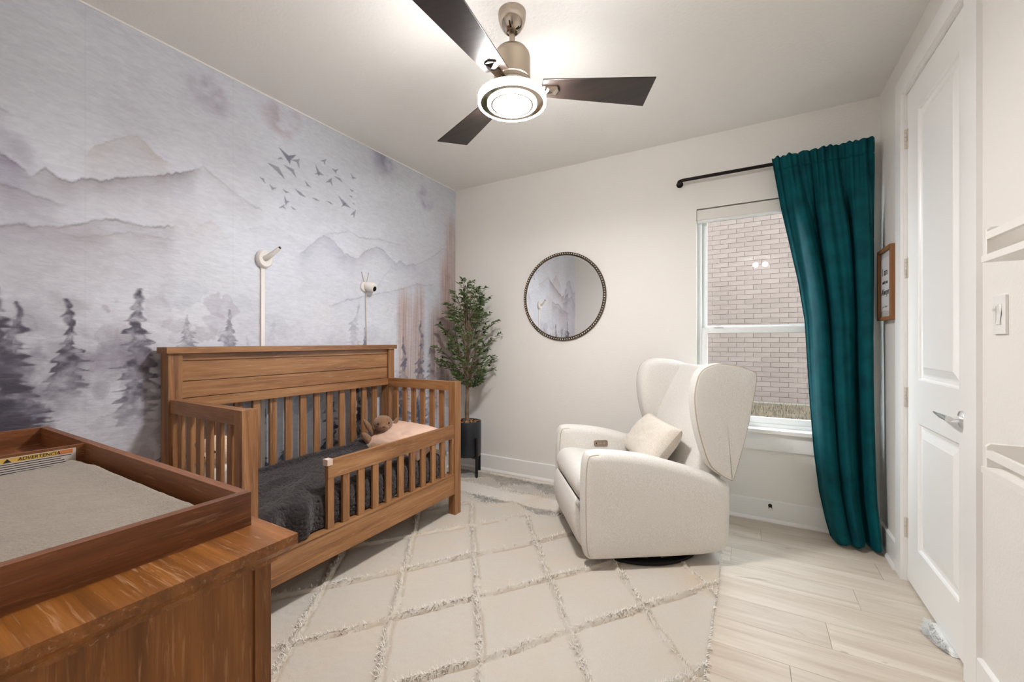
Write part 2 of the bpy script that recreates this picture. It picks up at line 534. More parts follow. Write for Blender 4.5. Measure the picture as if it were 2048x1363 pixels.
# ------------------------------------------------------------------ mural wall (flat watercolour print)
def paint_mural(Y, Z):
    sh = Y.shape
    base = np.ones(sh + (3,)) * np.array([214, 216, 225.])
    n0 = fbm(Y * 2.2, Z * 2.2, 3)[..., None]
    base = base + (n0 - 0.5) * np.array([26, 30, 30.])
    warm = sstep(0.5, 0.75, fbm(Y * 1.3 + 5, Z * 1.6, 12))[..., None]
    base = base * (1 - 0.25 * warm) + 0.25 * warm * np.array([216, 202, 200.])
    col = base
    wx = (fbm(Y * 9, Z * 9, 20) - 0.5); wz = (fbm(Y * 9 + 40, Z * 9, 26) - 0.5)
    def over(c, a):
        nonlocal col
        a = np.clip(a, 0, 1)[..., None]
        col = col * (1 - a) + a * np.array(c, float)
    for (p, r, a, c) in BLOBS:
        d = np.hypot(Y - p[0] + wx * 0.12, (Z - p[1]) + wz * 0.12) / r
        t = fbm(Y * 14, Z * 14, 31) if a > 0 else 0.6
        over(c, abs(a) * sstep(1.0, 0.1, d) * (0.3 + 1.3 * sstep(0.3, 0.7, t) if a > 0 else 0.9))
    back = [([(0.0, 1.75), (0.2, 1.95), (0.33, 1.9), (0.42, 1.84), (0.6, 1.80)], 0.2, 0.4, 0.3, (150, 140, 152)),
            ([(0.0, 2.05), (0.16, 2.0), (0.3, 2.2), (0.45, 2.12)], 0.2, 0.35, 0.3, (140, 130, 148))]
    for pts, fade, st, edge, c in RIDGES + back:
        ys = np.array([p[0] for p in pts]); zs = np.array([p[1] for p in pts])
        o = np.argsort(ys); ys, zs = ys[o], zs[o]
        h = np.interp(Y, ys, zs) + (vnoise(Y * 60, Y * 0, 41) - 0.5) * 0.010 + (vnoise(Y * 190, Y * 0, 42) - 0.5) * 0.004
        inr = sstep(ys[0] - 0.03, ys[0] + 0.05, Y) * sstep(ys[-1] + 0.03, ys[-1] - 0.05, Y)
        d = h - Z
        t = fbm(Y * 10 + 3, Z * 13, 45)
        wash = (d > 0) * np.exp(-np.maximum(d, 0) / fade * (0.5 + 1.2 * fbm(Y * 6, Z * 6, 50))) * (0.45 + 0.9 * t)
        over(c, inr * st * wash)
        over(tuple(v * 0.72 for v in c), inr * edge * np.exp(-(d / 0.0055) ** 2) * (0.35 + 0.9 * vnoise(Y * 25, Z * 3, 55)))
    for (y0, z1, z0, w) in STREAKS:
        a = sstep(w * 1.3, w * 0.2, np.abs(Y - y0 + wx * 0.01)) * sstep(z1 + 0.03, z1 - 0.25, Z) * sstep(z0 - 0.25, z0 + 0.05, Z)
        t = vnoise(Y * 90, Z * 3.0, 60) * 0.6 + vnoise(Y * 220, Z * 5, 61) * 0.4
        over((172, 132, 116), a * (0.05 + 0.75 * t))
    # loose wet-edged stains where the forest fades into mist
    r2 = np.random.default_rng(5)
    for k in range(95):
        if k < 50: y, z = r2.uniform(0.40, 1.25), r2.uniform(0.55, 1.42)
        elif k < 75: y, z = r2.uniform(1.0, 2.6), r2.uniform(0.9, 1.45)
        else: y, z = r2.uniform(1.2, 3.2), r2.uniform(0.5, 0.95)
        r = r2.uniform(0.02, 0.085); st = r2.uniform(0.08, 0.30) * (0.5 if 50 <= k < 75 else 1.0)
        i0, i1 = np.searchsorted(Y[:, 0], (y - 0.22, y + 0.22)); j0, j1 = np.searchsorted(Z[0], (z - 0.22, z + 0.22))
        Ys, Zs = Y[i0:i1, j0:j1], Z[i0:i1, j0:j1]
        d = np.hypot((Ys - y) * r2.uniform(0.6, 1.2), Zs - z) + 0.12 * (fbm(Ys * 16 + k, Zs * 16, 200 + k % 7) - 0.5)
        m = sstep(r, r * 0.75, d) * (0.35 + 0.8 * fbm(Ys * 22, Zs * 22 + k, 210)) + 0.5 * np.exp(-((d - r * 0.88) / 0.004) ** 2)
        a = np.clip(st * m, 0, 1)[..., None]
        col[i0:i1, j0:j1] = col[i0:i1, j0:j1] * (1 - a) + a * np.array([(128, 120, 134), (120, 124, 144), (96, 104, 126)][0 if k < 50 else 1 if k < 75 else 2], float)
    pal = [(72, 68, 82), (86, 88, 110), (44, 54, 74)]
    for (yc, zt, zb, w, a, k) in TREES:
        t = np.clip((zt - Z) / (zt - zb), -1, 1.6)
        saw = (t * (8 + 3 * (w * 40 % 1))) % 1.0
        lim = w * np.clip(t, 0, 1.15) * (0.45 + 0.75 * saw ** 1.5) * (0.40 + 1.2 * vnoise(Z * 55 + yc * 31, np.sign(Y - yc) * 3 + 9, 70)) * (0.6 + 0.8 * fbm(Y * 18, Z * 18, 71))
        lim = lim + 0.004
        lean = (vnoise(Z * 8, Z * 0 + yc * 7, 73) - 0.5) * 0.02
        dd = np.abs(Y - yc - lean + wx * 0.09)
        soft = np.maximum(0.004, w * 0.10)
        msk = sstep(lim + soft, lim - soft, dd) * (t > 0)
        tone = 0.25 + 0.95 * sstep(0.25, 0.75, fbm(Y * 26 + yc * 9, Z * 34, 75)) + 0.35 * np.exp(-((dd - lim) / 0.006) ** 2)
        fadeb = sstep(1.5, 0.75, t) if k == 0 else sstep(1.6, 1.2, t)
        over(pal[k], a * msk * tone * fadeb)
    for y, z, r in [(0.555 + 0.16 * i, 0.86 + 0.07 * ((i * 7) % 5), 0.02 + 0.008 * (i % 3)) for i in range(6)]:
        d = np.hypot(Y - y + wx * 0.03, (Z - z) * 0.7 + wz * 0.03)
        over((128, 122, 134), 0.35 * sstep(r, r * 0.7, d) + 0.25 * np.exp(-((d - r) / 0.003) ** 2))
    def seg(p, q, r0, r1):
        px, pz = p; qx, qz = q
        dx, dz = qx - px, qz - pz
        L2 = dx * dx + dz * dz
        t = np.clip(((Y - px) * dx + (Z - pz) * dz) / L2, 0, 1)
        dist = np.hypot(Y - px - t * dx, Z - pz - t * dz)
        r = r0 * (1 - t) + r1 * t
        return sstep(r + 0.003, r - 0.002, dist)
    for a, b, c in BIRDS:
        span = math.dist(a, b) + math.dist(b, c)
        r = 0.11 * span + 0.001
        lo = np.array([min(a[0], b[0], c[0]) - 0.05, min(a[1], b[1], c[1]) - 0.05])
        m = np.maximum(seg(b, a, r, 0.001), seg(b, c, r, 0.001))
        mid = ((a[0] + c[0]) / 2, (a[1] + c[1]) / 2)
        tail = (b[0] + (b[0] - mid[0]) * 0.8 + 0.004, b[1] + (b[1] - mid[1]) * 0.8)
        m = np.maximum(m, seg(b, tail, r * 0.9, 0.001))
        dark = 0.85 if span > 0.13 else 0.62
        over((112, 112, 132), m * dark * (0.8 + 0.3 * vnoise(Y * 50, Z * 50, 80)))
    for yy in (0.665, 1.27, 1.875, 2.48):                       # seams between the paper drops
        over((170, 166, 172), 0.10 * np.exp(-((Y - yy) / 0.002) ** 2))
    return lin(np.clip(col, 0, 255))

def mural_material():
    m, nt, b = base_mat('mural_paper')
    at = N(nt, 'ShaderNodeVertexColor', layer_name='paint')
    v = coords(nt, (1, 22, 70), (math.radians(-24), 0, 0))
    f = noise(nt, v, 1.0, 3, 0.6, 0.5)
    fine = noise(nt, coords(nt), 420, 2)
    sp = ramp(nt, f, [(0.25, (0.83, 0.83, 0.85, 1)), (0.7, (1.0, 1.0, 1.0, 1))])
    nt.links.new(mixc(nt, 1.0, at.outputs['Color'], sp, 'MULTIPLY'), b.inputs['Base Color'])
    b.inputs['Roughness'].default_value = 0.55
    bump(nt, b, f, 0.45, 0.004)
    return m
ys = np.concatenate([np.arange(YF, 0.36, 0.015), np.linspace(0.36, YB, 662)])
zs = np.linspace(0, ZC, 603)
Yg, Zg = np.meshgrid(ys, zs, indexing='ij')
i = np.arange(Yg.size).reshape(Yg.shape)
q = np.stack([i[:-1, :-1], i[1:, :-1], i[1:, 1:], i[:-1, 1:]], -1).reshape(-1, 4)
co = np.stack([np.full(Yg.size, XL), Yg.ravel(), Zg.ravel()], 1)
nb = len(co)
bx = np.array([[x, y, z] for z in (0, ZC) for y in (YF - 0.12, YB) for x in (XL - 0.12, XL - 0.002)])
bq = nb + np.array([(0, 2, 3, 1), (4, 5, 7, 6), (0, 1, 5, 4), (2, 6, 7, 3), (0, 4, 6, 2), (1, 3, 7, 5)])
me = quads_mesh('wall_left', np.vstack([co, bx]), np.vstack([q, bq]), mural_material(), smooth=False)
rgb = np.ones((nb + 8, 3)) * 0.6
rgb[:nb] = paint_mural(Yg, Zg).reshape(-1, 3)
add_color(me, 'paint', rgb)
tag(link('wall_left', me), 'long wall papered with a lavender watercolour mural of mountains, firs and birds', 'wall', kind='structure')
struct('trim_1', B(XL, XL + 0.006, YF, YB, ZC - 0.008, ZC), M_trim, 'thin white caulk line between mural wall and ceiling', 'trim', smooth=False)

# ------------------------------------------------------------------ other walls, ceiling
WX0, WX1, WZ0, WZ1 = -0.348, 0.52, 0.60, 2.183            # window opening
bm = bmesh.new()
box(bm, XL - 0.12, WX0, YB, YB + 0.15, 0, ZC)
box(bm, WX1, XR + 0.9, YB, YB + 0.15, 0, ZC)
box(bm, WX0, WX1, YB, YB + 0.15, 0, WZ0)
box(bm, WX0, WX1, YB, YB + 0.15, WZ1, ZC)
struct('wall_back', bm, M_wall, 'plain cream wall with the window and round mirror', 'wall', smooth=False)
DY0, DY1, DZ = 2.135, 2.850, 2.480                        # door opening in the right wall
bm = bmesh.new()
box(bm, XR, XR + 0.12, DY1, YB, 0, ZC)
box(bm, XR, XR + 0.12, -0.06, DY0, 0, ZC)
box(bm, XR, XR + 0.12, DY0, DY1, DZ, ZC)
struct('wall_right', bm, M_wall, 'textured cream wall holding the closet door and wall ledges', 'wall', smooth=False)
EX0, EX1, EZ = -0.46, 0.50, 2.44                          # doorway the camera stands in
bm = bmesh.new()
box(bm, XL - 0.12, EX0, YF - 0.12, YF, 0, ZC)
box(bm, EX1, XR, YF - 0.12, YF, 0, ZC)
box(bm, EX0, EX1, YF - 0.12, YF, EZ, ZC)
struct('wall_front', bm, M_wall, 'plain wall behind the dresser with the entry doorway', 'wall', smooth=False)
bm = bmesh.new()                                          # hall behind the doorway
box(bm, -1.7, -1.6, -2.3, YF - 0.12, 0, ZC)
box(bm, 1.4, 1.5, -2.3, YF - 0.12, 0, ZC)
box(bm, -1.7, 1.5, -2.4, -2.3, 0, ZC)
box(bm, XR + 0.12, 1.5, -0.12, YF - 0.0, 0, ZC)
struct('wall_hall', bm, M_wall, 'plain hall walls outside the nursery doorway', 'wall', smooth=False)
bm = bmesh.new()                                          # closet behind the white door
box(bm, 1.45, 1.55, 1.9, YB, 0, ZC)
box(bm, XR + 0.12, 1.55, 1.85, 1.95, 0, ZC)
struct('wall_closet', bm, M_wall, 'closet walls hidden behind the white door', 'wall', smooth=False)
struct('ceiling', B(XL - 0.12, 1.6, -2.4, YB + 0.15, ZC, ZC + 0.1), M_ceil, 'smooth off-white ceiling carrying the fan', 'ceiling', smooth=False)

# ------------------------------------------------------------------ floor of planks
def plank_material():
    m, nt, b = base_mat('light_oak_plank')
    v = coords(nt, (0.9, 7, 7), rand=30)
    broad = noise(nt, v, 1.0, 5, 0.6, 1.6)
    fine = noise(nt, coords(nt, (3.0, 90, 90), rand=30), 1.0, 3, 0.6, 0.3)
    knot = noise(nt, coords(nt, (2.2, 6, 6), rand=60), 1.0, 2, 0.5, 2.5)
    col = ramp(nt, broad, [(0.28, S(190, 174, 157)), (0.48, S(208, 195, 179)), (0.72, S(221, 210, 196))])
    col = mixc(nt, 0.25, col, ramp(nt, fine, [(0.3, (0.62, 0.57, 0.52, 1)), (0.6, (1, 1, 1, 1))]), 'MULTIPLY')
    col = mixc(nt, ramp(nt, knot, [(0.70, (0, 0, 0, 1)), (0.80, (0.6, 0.6, 0.6, 1))]), col, S(140, 116, 94))
    oi = N(nt, 'ShaderNodeObjectInfo')
    col = mixc(nt, 0.5, col, ramp(nt, oi.outputs['Random'], [(0.0, (0.82, 0.81, 0.80, 1)), (1.0, (1.06, 1.05, 1.04, 1))]), 'MULTIPLY')
    nt.links.new(col, b.inputs['Base Color'])
    b.inputs['Roughness'].default_value = 0.42
    bump(nt, b, fine, 0.12, 0.001)
    return m
M_plank = plank_material()
floor = struct('floor', B(XL - 0.12, 1.6, -2.4, YB + 0.15, -0.12, -0.004), mat('subfloor', S(150, 130, 110), 0.8), 'floor of pale oak planks running towards the mural wall', 'floor', smooth=False)
PW, PL = 0.182, 1.22
plank_cache = {}
row = 0
y = -0.30
while y < YB - 0.02:
    y1 = min(y + PW, YB)
    x = XL - ((row * 0.437) % 1.0) * PL
    while x < 0.80:
        a, b2 = max(x, XL), min(x + PL, 0.80)
        if b2 - a > 0.02:
            key = (round(b2 - a, 3), round(y1 - y, 3))
            if key not in plank_cache:
                bmm = B(-(b2 - a) / 2 + 0.0006, (b2 - a) / 2 - 0.0006, -(y1 - y) / 2 + 0.0006, (y1 - y) / 2 - 0.0006, -0.004, 0.0)
                es = [e for e in bmm.edges if all(v.co.z > -0.001 for v in e.verts)]
                bmesh.ops.bevel(bmm, geom=es, offset=0.0008, segments=1, affect='EDGES')
                mm = bpy.data.meshes.new('plank'); bmm.to_mesh(mm); bmm.free(); mm.materials.append(M_plank)
                plank_cache[key] = mm
            link('plank', plank_cache[key], floor, ((a + b2) / 2, (y + y1) / 2, 0))
        x += PL
    y += PW; row += 1

# ------------------------------------------------------------------ baseboards
def baseboard(name, pts, label):
    """pts: (x0,x1,y0,y1,inward axis/sign) one straight run"""
    x0, x1, y0, y1, ax, sg = pts
    h, t, sh = 0.145, 0.015, 0.026
    bm = bmesh.new()
    prof = [(0, 0), (sh, 0), (sh, 0.008), (sh - 0.006, 0.018), (t, 0.024), (t, h - 0.004), (t - 0.004, h), (0, h)]
    if ax == 'y':
        prism(bm, [(y0 + sg * a, z) for a, z in prof], x0, x1, 'yz')
    else:
        prism(bm, [(x0 + sg * a, z) for a, z in prof], y0, y1, 'xz')
    return struct(name, bm, M_trim, label, 'baseboard', angle=30)
baseboard('baseboard_back', (XL, XR, YB, YB, 'y', -1), 'tall white baseboard under the window wall')
baseboard('baseboard_right', (XR, XR, DY1 + 0.095, YB, 'x', -1), 'short white baseboard between closet door and curtain')
baseboard('baseboard_right_near', (XR, XR, YF, DY0 - 0.115, 'x', -1), 'white baseboard below the wall ledges')
baseboard('baseboard_left', (XL, XL, YF, YB, 'x', 1), 'white baseboard along the mural wall behind the crib')

# ------------------------------------------------------------------ window
M_vinyl = mat('white_vinyl', S(236, 236, 234), 0.28)
def glass_mat(name='window_glass'):
    m, nt, b = base_mat(name)
    nt.nodes.remove(b)
    tr = N(nt, 'ShaderNodeBsdfTransparent')
    tr.inputs['Color'].default_value = (0.96, 0.98, 0.97, 1)
    gl = N(nt, 'ShaderNodeBsdfGlossy')
    gl.inputs['Roughness'].default_value = 0.0
    fr = N(nt, 'ShaderNodeFresnel'); fr.inputs['IOR'].default_value = 1.5
    mx = N(nt, 'ShaderNodeMixShader')
    ge = N(nt, 'ShaderNodeNewGeometry')
    inv = N(nt, 'ShaderNodeMath', operation='SUBTRACT'); inv.inputs[0].default_value = 1.0
    nt.links.new(ge.outputs['Backfacing'], inv.inputs[1])
    mu = N(nt, 'ShaderNodeMath', operation='MULTIPLY')
    nt.links.new(fr.outputs[0], mu.inputs[0]); nt.links.new(inv.outputs[0], mu.inputs[1])
    nt.links.new(mu.outputs[0], mx.inputs[0])
    nt.links.new(tr.outputs[0], mx.inputs[1]); nt.links.new(gl.outputs[0], mx.inputs[2])
    nt.links.new(mx.outputs[0], nt.nodes['Material Output'].inputs['Surface'])
    return m
M_glass = glass_mat()
win = thing('window_1', 'white single-hung window looking out at a brick wall', 'window', (0.086, YB + 0.07, WZ0), kind='structure')
def frame_rect(bm, x0, x1, z0, z1, y0, y1, w, wb=None):
    wb = wb or w
    box(bm, x0, x0 + w, y0, y1, z0, z1); box(bm, x1 - w, x1, y0, y1, z0, z1)
    box(bm, x0 + w, x1 - w, y0, y1, z0, z0 + wb); box(bm, x0 + w, x1 - w, y0, y1, z1 - w, z1)
    return bm
yg = YB + 0.055
mk('window_frame', frame_rect(bmesh.new(), WX0, WX1, WZ0 + 0.022, WZ1, yg, yg + 0.085, 0.028), M_vinyl, win, bevel=0.002, seg=1)
s1 = mk('upper_sash', frame_rect(bmesh.new(), WX0 + 0.028, WX1 - 0.028, 1.30, WZ1 - 0.028, yg + 0.045, yg + 0.075, 0.034), M_vinyl, win, bevel=0.003, seg=1)
s2 = mk('lower_sash', frame_rect(bmesh.new(), WX0 + 0.028, WX1 - 0.028, WZ0 + 0.05, 1.318, yg + 0.006, yg + 0.036, 0.040), M_vinyl, win, bevel=0.003, seg=1)
mk('pane', B(WX0 + 0.06, WX1 - 0.06, yg + 0.058, yg + 0.062, 1.33, WZ1 - 0.06), M_glass, s1, smooth=False)
mk('pane', B(WX0 + 0.066, WX1 - 0.066, yg + 0.019, yg + 0.023, WZ0 + 0.088, 1.28), M_glass, s2, smooth=False)
bm = bmesh.new(); box(bm, -0.24, -0.175, yg - 0.004, yg + 0.03, 1.318, 1.324); box(bm, -0.215, -0.20, yg - 0.012, yg + 0.02, 1.324, 1.333)
mk('sash_lock', bm, M_vinyl, s2, bevel=0.002, seg=1)
mk('sill', B(WX0 - 0.03, WX1 + 0.03, YB - 0.045, yg + 0.01, WZ0, WZ0 + 0.024), M_trim, win, bevel=0.006, seg=3)
mk('apron', B(WX0 - 0.012, WX1 + 0.012, YB - 0.016, YB + 0.001, 0.482, WZ0), M_trim, win, bevel=0.003, seg=1)
blind = thing('roller_blind', 'raised white blind tucked under the window head', 'blind', (0.086, YB + 0.03, 2.09))
mk('headrail', B(WX0 + 0.004, WX1 - 0.004, YB + 0.004, YB + 0.05, 2.100, WZ1 - 0.009), mat('blind_white', S(226, 222, 214), 0.5), blind, bevel=0.004)
mk('bottom_rail', B(WX0 + 0.006, WX1 - 0.006, YB + 0.008, YB + 0.048, 2.088, 2.0995), M_vinyl, blind, bevel=0.003)

# ------------------------------------------------------------------ closet door with casing
door = thing('door_1', 'white two-panel closet door with chrome lever', 'door', (XR + 0.02, 2.49, 0), kind='structure')
LX, LY0, LY1, LZ0, LZ1 = 0.690, 2.140, 2.846, 0.012, 2.474
pans = [(2.238, 2.695, 1.035, 2.330), (2.238, 2.695, 0.218, 0.828)]
bm = bmesh.new()
box(bm, LX, LX + 0.035, LY0, pans[0][0], LZ0, LZ1)
box(bm, LX, LX + 0.035, pans[0][1], LY1, LZ0, LZ1)
for a, b2 in ((LZ0, 0.218), (0.828, 1.035), (2.330, LZ1)):
    box(bm, LX, LX + 0.035, pans[0][0], pans[0][1], a, b2)
leaf = mk('door_leaf', bm, M_door, door, smooth=False)
for (a, b2, c, d) in pans:
    bm = bmesh.new()
    rings = []
    for ins, dep in ((0, 0.0), (0.006, 0.004), (0.010, 0.010), (0.024, 0.012), (0.030, 0.0115), (0.060, 0.003), (0.062, 0.0015)):
        rings.append([bm.verts.new((LX + dep, yy, zz)) for yy, zz in ((a + ins, c + ins), (b2 - ins, c + ins), (b2 - ins, d - ins), (a + ins, d - ins))])
    for r0, r1 in zip(rings, rings[1:]):
        for k in range(4):
            bm.faces.new((r0[k], r0[(k + 1) % 4], r1[(k + 1) % 4], r1[k]))
    bm.faces.new(rings[-1])
    back = [bm.verts.new((LX + 0.030, v.co.y, v.co.z)) for v in rings[0]]
    for k in range(4): bm.faces.new((rings[0][k], back[k], back[(k + 1) % 4], rings[0][(k + 1) % 4]))
    bm.faces.new(back[::-1])
    bmesh.ops.recalc_face_normals(bm, faces=bm.faces)
    mk('door_panel', bm, M_door, leaf, smooth=False)
CX0 = 0.664
for nm, (a, b2, c, d) in (('casing', (DY1 + 0.002, DY1 + 0.092, 0, DZ + 0.09)), ('casing', (DY0 - 0.115, DY0 - 0.018, 0, DZ + 0.09)), ('casing', (DY0 - 0.018, DY1 + 0.002, DZ, DZ + 0.09))):
    mk(nm, B(CX0, XR, a, b2, c, d), M_trim, door, bevel=0.003)
bm = bmesh.new()
box(bm, XR - 0.002, XR + 0.12, LY1 + 0.002, DY1 + 0.001, 0, DZ)
box(bm, XR - 0.002, XR + 0.12, DY0 - 0.001, LY0 - 0.002, 0, DZ)
box(bm, XR - 0.002, XR + 0.12, LY0, LY1, LZ1 + 0.002, DZ)
mk('jamb', bm, M_trim, door, smooth=False)
M_hinge = mat('painted_hinge', S(214, 206, 196), 0.35, 0.2)
for zc in (2.247, 1.59, 0.935, 0.272):
    bm = bmesh.new()
    for k in range(5):
        z0 = zc - 0.05 + k * 0.02
        tube(bm, [(LX - 0.006, LY1 + 0.002, z0 + 0.0008), (LX - 0.006, LY1 + 0.002, z0 + 0.0192)], 0.0065, 10)
    box(bm, LX - 0.002, LX + 0.001, LY1 - 0.012, LY1 + 0.014, zc - 0.05, zc + 0.05)
    mk('hinge', bm, M_hinge, door)
M_chrome = mat('polished_chrome', (0.9, 0.9, 0.9, 1), 0.28, 1.0)
hd = thing('door_handle', None, None, (LX, 2.205, 0.925))
hd.parent = door; hd.location = chain(door).inverted() @ Vector((LX, 2.205, 0.925))
R = Matrix.Rotation(-PI / 2, 4, 'Y')
bm = lathe(bmesh.new(), [(0.033, 0), (0.033, 0.003), (0.030, 0.007), (0.020, 0.010), (0.012, 0.012), (0.011, 0.04), (0.0125, 0.044), (0, 0.046)], 28, R)
mk('rosette', bm, M_chrome, hd, local=True)
bm = bmesh.new()
tube(bm, [(-0.042, -0.012, 0), (-0.042, 0.03, 0.001), (-0.043, 0.062, 0.002)], [0.011, 0.0105, 0.010], 14)
tube(bm, [(-0.043, 0.062, 0.002), (-0.044, 0.095, 0.004), (-0.045, 0.125, 0.007)], [0.009, 0.006, 0.0035], 10)
mk('lever', bm, M_chrome, hd, local=True)

# doorstop on the back baseboard
ds = thing('door_stop', 'small dark spring door stop on the baseboard', 'door stop', (0.11, YB - 0.016, 0.112))
M_dark = mat('dark_bronze', S(52, 44, 40), 0.35, 0.8)
pts = [(0.009 * math.cos(t), -0.004 - 0.0019 * t, 0.009 * math.sin(t)) for t in np.linspace(0, 2 * PI * 5, 80)]
mk('spring', tube(bmesh.new(), pts, 0.0018, 6), M_dark, ds, local=True)
mk('tip', lathe(bmesh.new(), [(0.0, 0.058), (0.008, 0.058), (0.009, 0.064), (0.008, 0.074), (0.0, 0.076)], 14, Matrix.Rotation(PI / 2, 4, 'X')), mat('rubber_white', S(226, 224, 220), 0.6), ds, local=True)
mk('mount', lathe(bmesh.new(), [(0.012, 0), (0.012, 0.003), (0.006, 0.006), (0, 0.006)], 16, Matrix.Rotation(PI / 2, 4, 'X')), M_dark, ds, local=True)

# ------------------------------------------------------------------ toddler bed / crib
CR = [S(112, 72, 42), S(153, 106, 65), S(180, 134, 90)]
W_y = wood('crib_oak_along_wall', *CR, axis='y', fleck=S(186, 150, 118), amount=0.5)
W_x = wood('crib_oak_across', *CR, axis='x', fleck=S(186, 150, 118), amount=0.5)
W_z = wood('crib_oak_upright', *CR, axis='z', fleck=S(186, 150, 118), amount=0.5)
Y0, Y1 = 0.923, 2.388                   # outer ends of the crib
XBK, XFR = -2.515, -1.785               # back and front
crib = thing('crib', 'brown oak crib with tall panelled headboard, set up as a toddler bed', 'crib', (-2.15, 1.655, 0.01))
def part(name, a, m, parent=crib, bev=0.003):
    return mk(name, B(*a), m, parent, bevel=bev, seg=2)
HZ = 1.19
hb = mk('headboard', B(-2.492, -2.462, Y0 + 0.058, Y1 - 0.058, 0.90, 1.158), W_y, crib, bevel=0.002, seg=1)
part('plank', (-2.462, -2.450, Y0 + 0.058, Y1 - 0.058, 1.1235, 1.158), W_y, hb, 0.0015)
part('plank', (-2.462, -2.446, Y0 + 0.061, Y1 - 0.061, 1.0225, 1.1185), W_y, hb, 0.0015)
part('plank', (-2.462, -2.446, Y0 + 0.061, Y1 - 0.061, 0.938, 1.0175), W_y, hb, 0.0015)
part('bottom_rail', (-2.490, -2.436, Y0 + 0.058, Y1 - 0.058, 0.884, 0.9345), W_y, hb, 0.004)
part('top_cap', (-2.525, -2.415, Y0 - 0.012, Y1 + 0.012, 1.160, HZ), W_y, hb, 0.003)
for ya in (Y0, Y1 - 0.058):
    part('back_post', (-2.512, -2.432, ya, ya + 0.058, 0.01, 1.160), W_z)
for ya in (Y0, Y1 - 0.064):
    part('front_post', (XFR - 0.058, XFR, ya, ya + 0.064, 0.01, 0.937), W_z)
sl = B(-0.009, 0.009, -0.0215, 0.0215, 0, 0.60); bmesh.ops.bevel(sl, geom=list(sl.edges), offset=0.002, segments=1, affect='EDGES')
me_back = bpy.data.meshes.new('slat'); sl.to_mesh(me_back); sl.free(); me_back.materials.append(W_z)
for k in range(13):
    link('slat', me_back, crib, (-2.474, 1.066 + 0.0965 * k, 0.288))
part('back_rail', (-2.495, -2.455, Y0 + 0.058, Y1 - 0.058, 0.20, 0.290), W_y)
# ends
sl = B(-0.0195, 0.0195, -0.009, 0.009, 0, 0.595); bmesh.ops.bevel(sl, geom=list(sl.edges), offset=0.002, segments=1, affect='EDGES')
me_end = bpy.data.meshes.new('slat'); sl.to_mesh(me_end); sl.free(); me_end.materials.append(W_z)
for ya in (Y0 + 0.008, Y1 - 0.060):
    part('end_top_rail', (-2.434, XFR - 0.056, ya, ya + 0.046, 0.872, 0.935), W_x)
    part('end_bottom_rail', (-2.434, XFR - 0.056, ya + 0.006, ya + 0.040, 0.165, 0.285), W_x)
    for k in range(6):
        link('slat', me_end, crib, (-2.372 + 0.0892 * k, ya + 0.022, 0.28))
# front rail, mattress support
part('front_rail', (XFR - 0.036, XFR - 0.008, Y0 + 0.064, Y1 - 0.064, 0.196, 0.290), W_y)
part('front_rail_base', (XFR - 0.040, XFR - 0.003, Y0 + 0.064, Y1 - 0.064, 0.158, 0.197), W_y)
part('front_rail_cap', (XFR - 0.040, XFR - 0.004, Y0 + 0.064, Y1 - 0.064, 0.288, 0.300), W_y)
part('mattress_support', (-2.455, XFR - 0.04, Y0 + 0.05, Y1 - 0.05, 0.272, 0.288), W_y)
# guard rail
gr = mk('guard_rail', B(XFR - 0.032, XFR - 0.006, 1.324, Y1 - 0.064, 0.545, 0.634), W_y, crib, bevel=0.004)
part('guard_stile', (XFR - 0.030, XFR - 0.008, 1.324, 1.359, 0.300, 0.5455), W_z, gr, 0.002)
part('guard_stile', (XFR - 0.030, XFR - 0.008, 2.297, 2.322, 0.300, 0.5455), W_z, gr, 0.002)
sl = B(-0.009, 0.009, -0.021, 0.021, 0, 0.247); bmesh.ops.bevel(sl, geom=list(sl.edges), offset=0.002, segments=1, affect='EDGES')
me_g = bpy.data.meshes.new('guard_slat'); sl.to_mesh(me_g); sl.free(); me_g.materials.append(W_z)
for k in range(9):
    link('guard_slat', me_g, gr, (XFR - 0.019, 1.433 + 0.0970 * k, 0.299))
bm = B(XFR - 0.037, XFR - 0.001, 1.316, 1.346, 0.612, 0.642)
tag(mk('corner_cap', bm, mat('pale_plastic', S(214, 190, 176), 0.5), gr, bevel=0.008, seg=3), 'pale corner bumper on the guard rail end')

# ------------------------------------------------------------------ mattress, blanket, pillow, plush
M_sheet = mat('white_sheet', S(226, 220, 212), 0.8, bmp=(60, 0.3, 0.003))
bm = B(-2.415, -1.856, 1.005, 2.318, 0.290, 0.450)
tag(mk('crib_mattress', bm, M_sheet, None, bevel=0.045, seg=5), 'white sheeted crib mattress under the charcoal blanket', 'mattress')

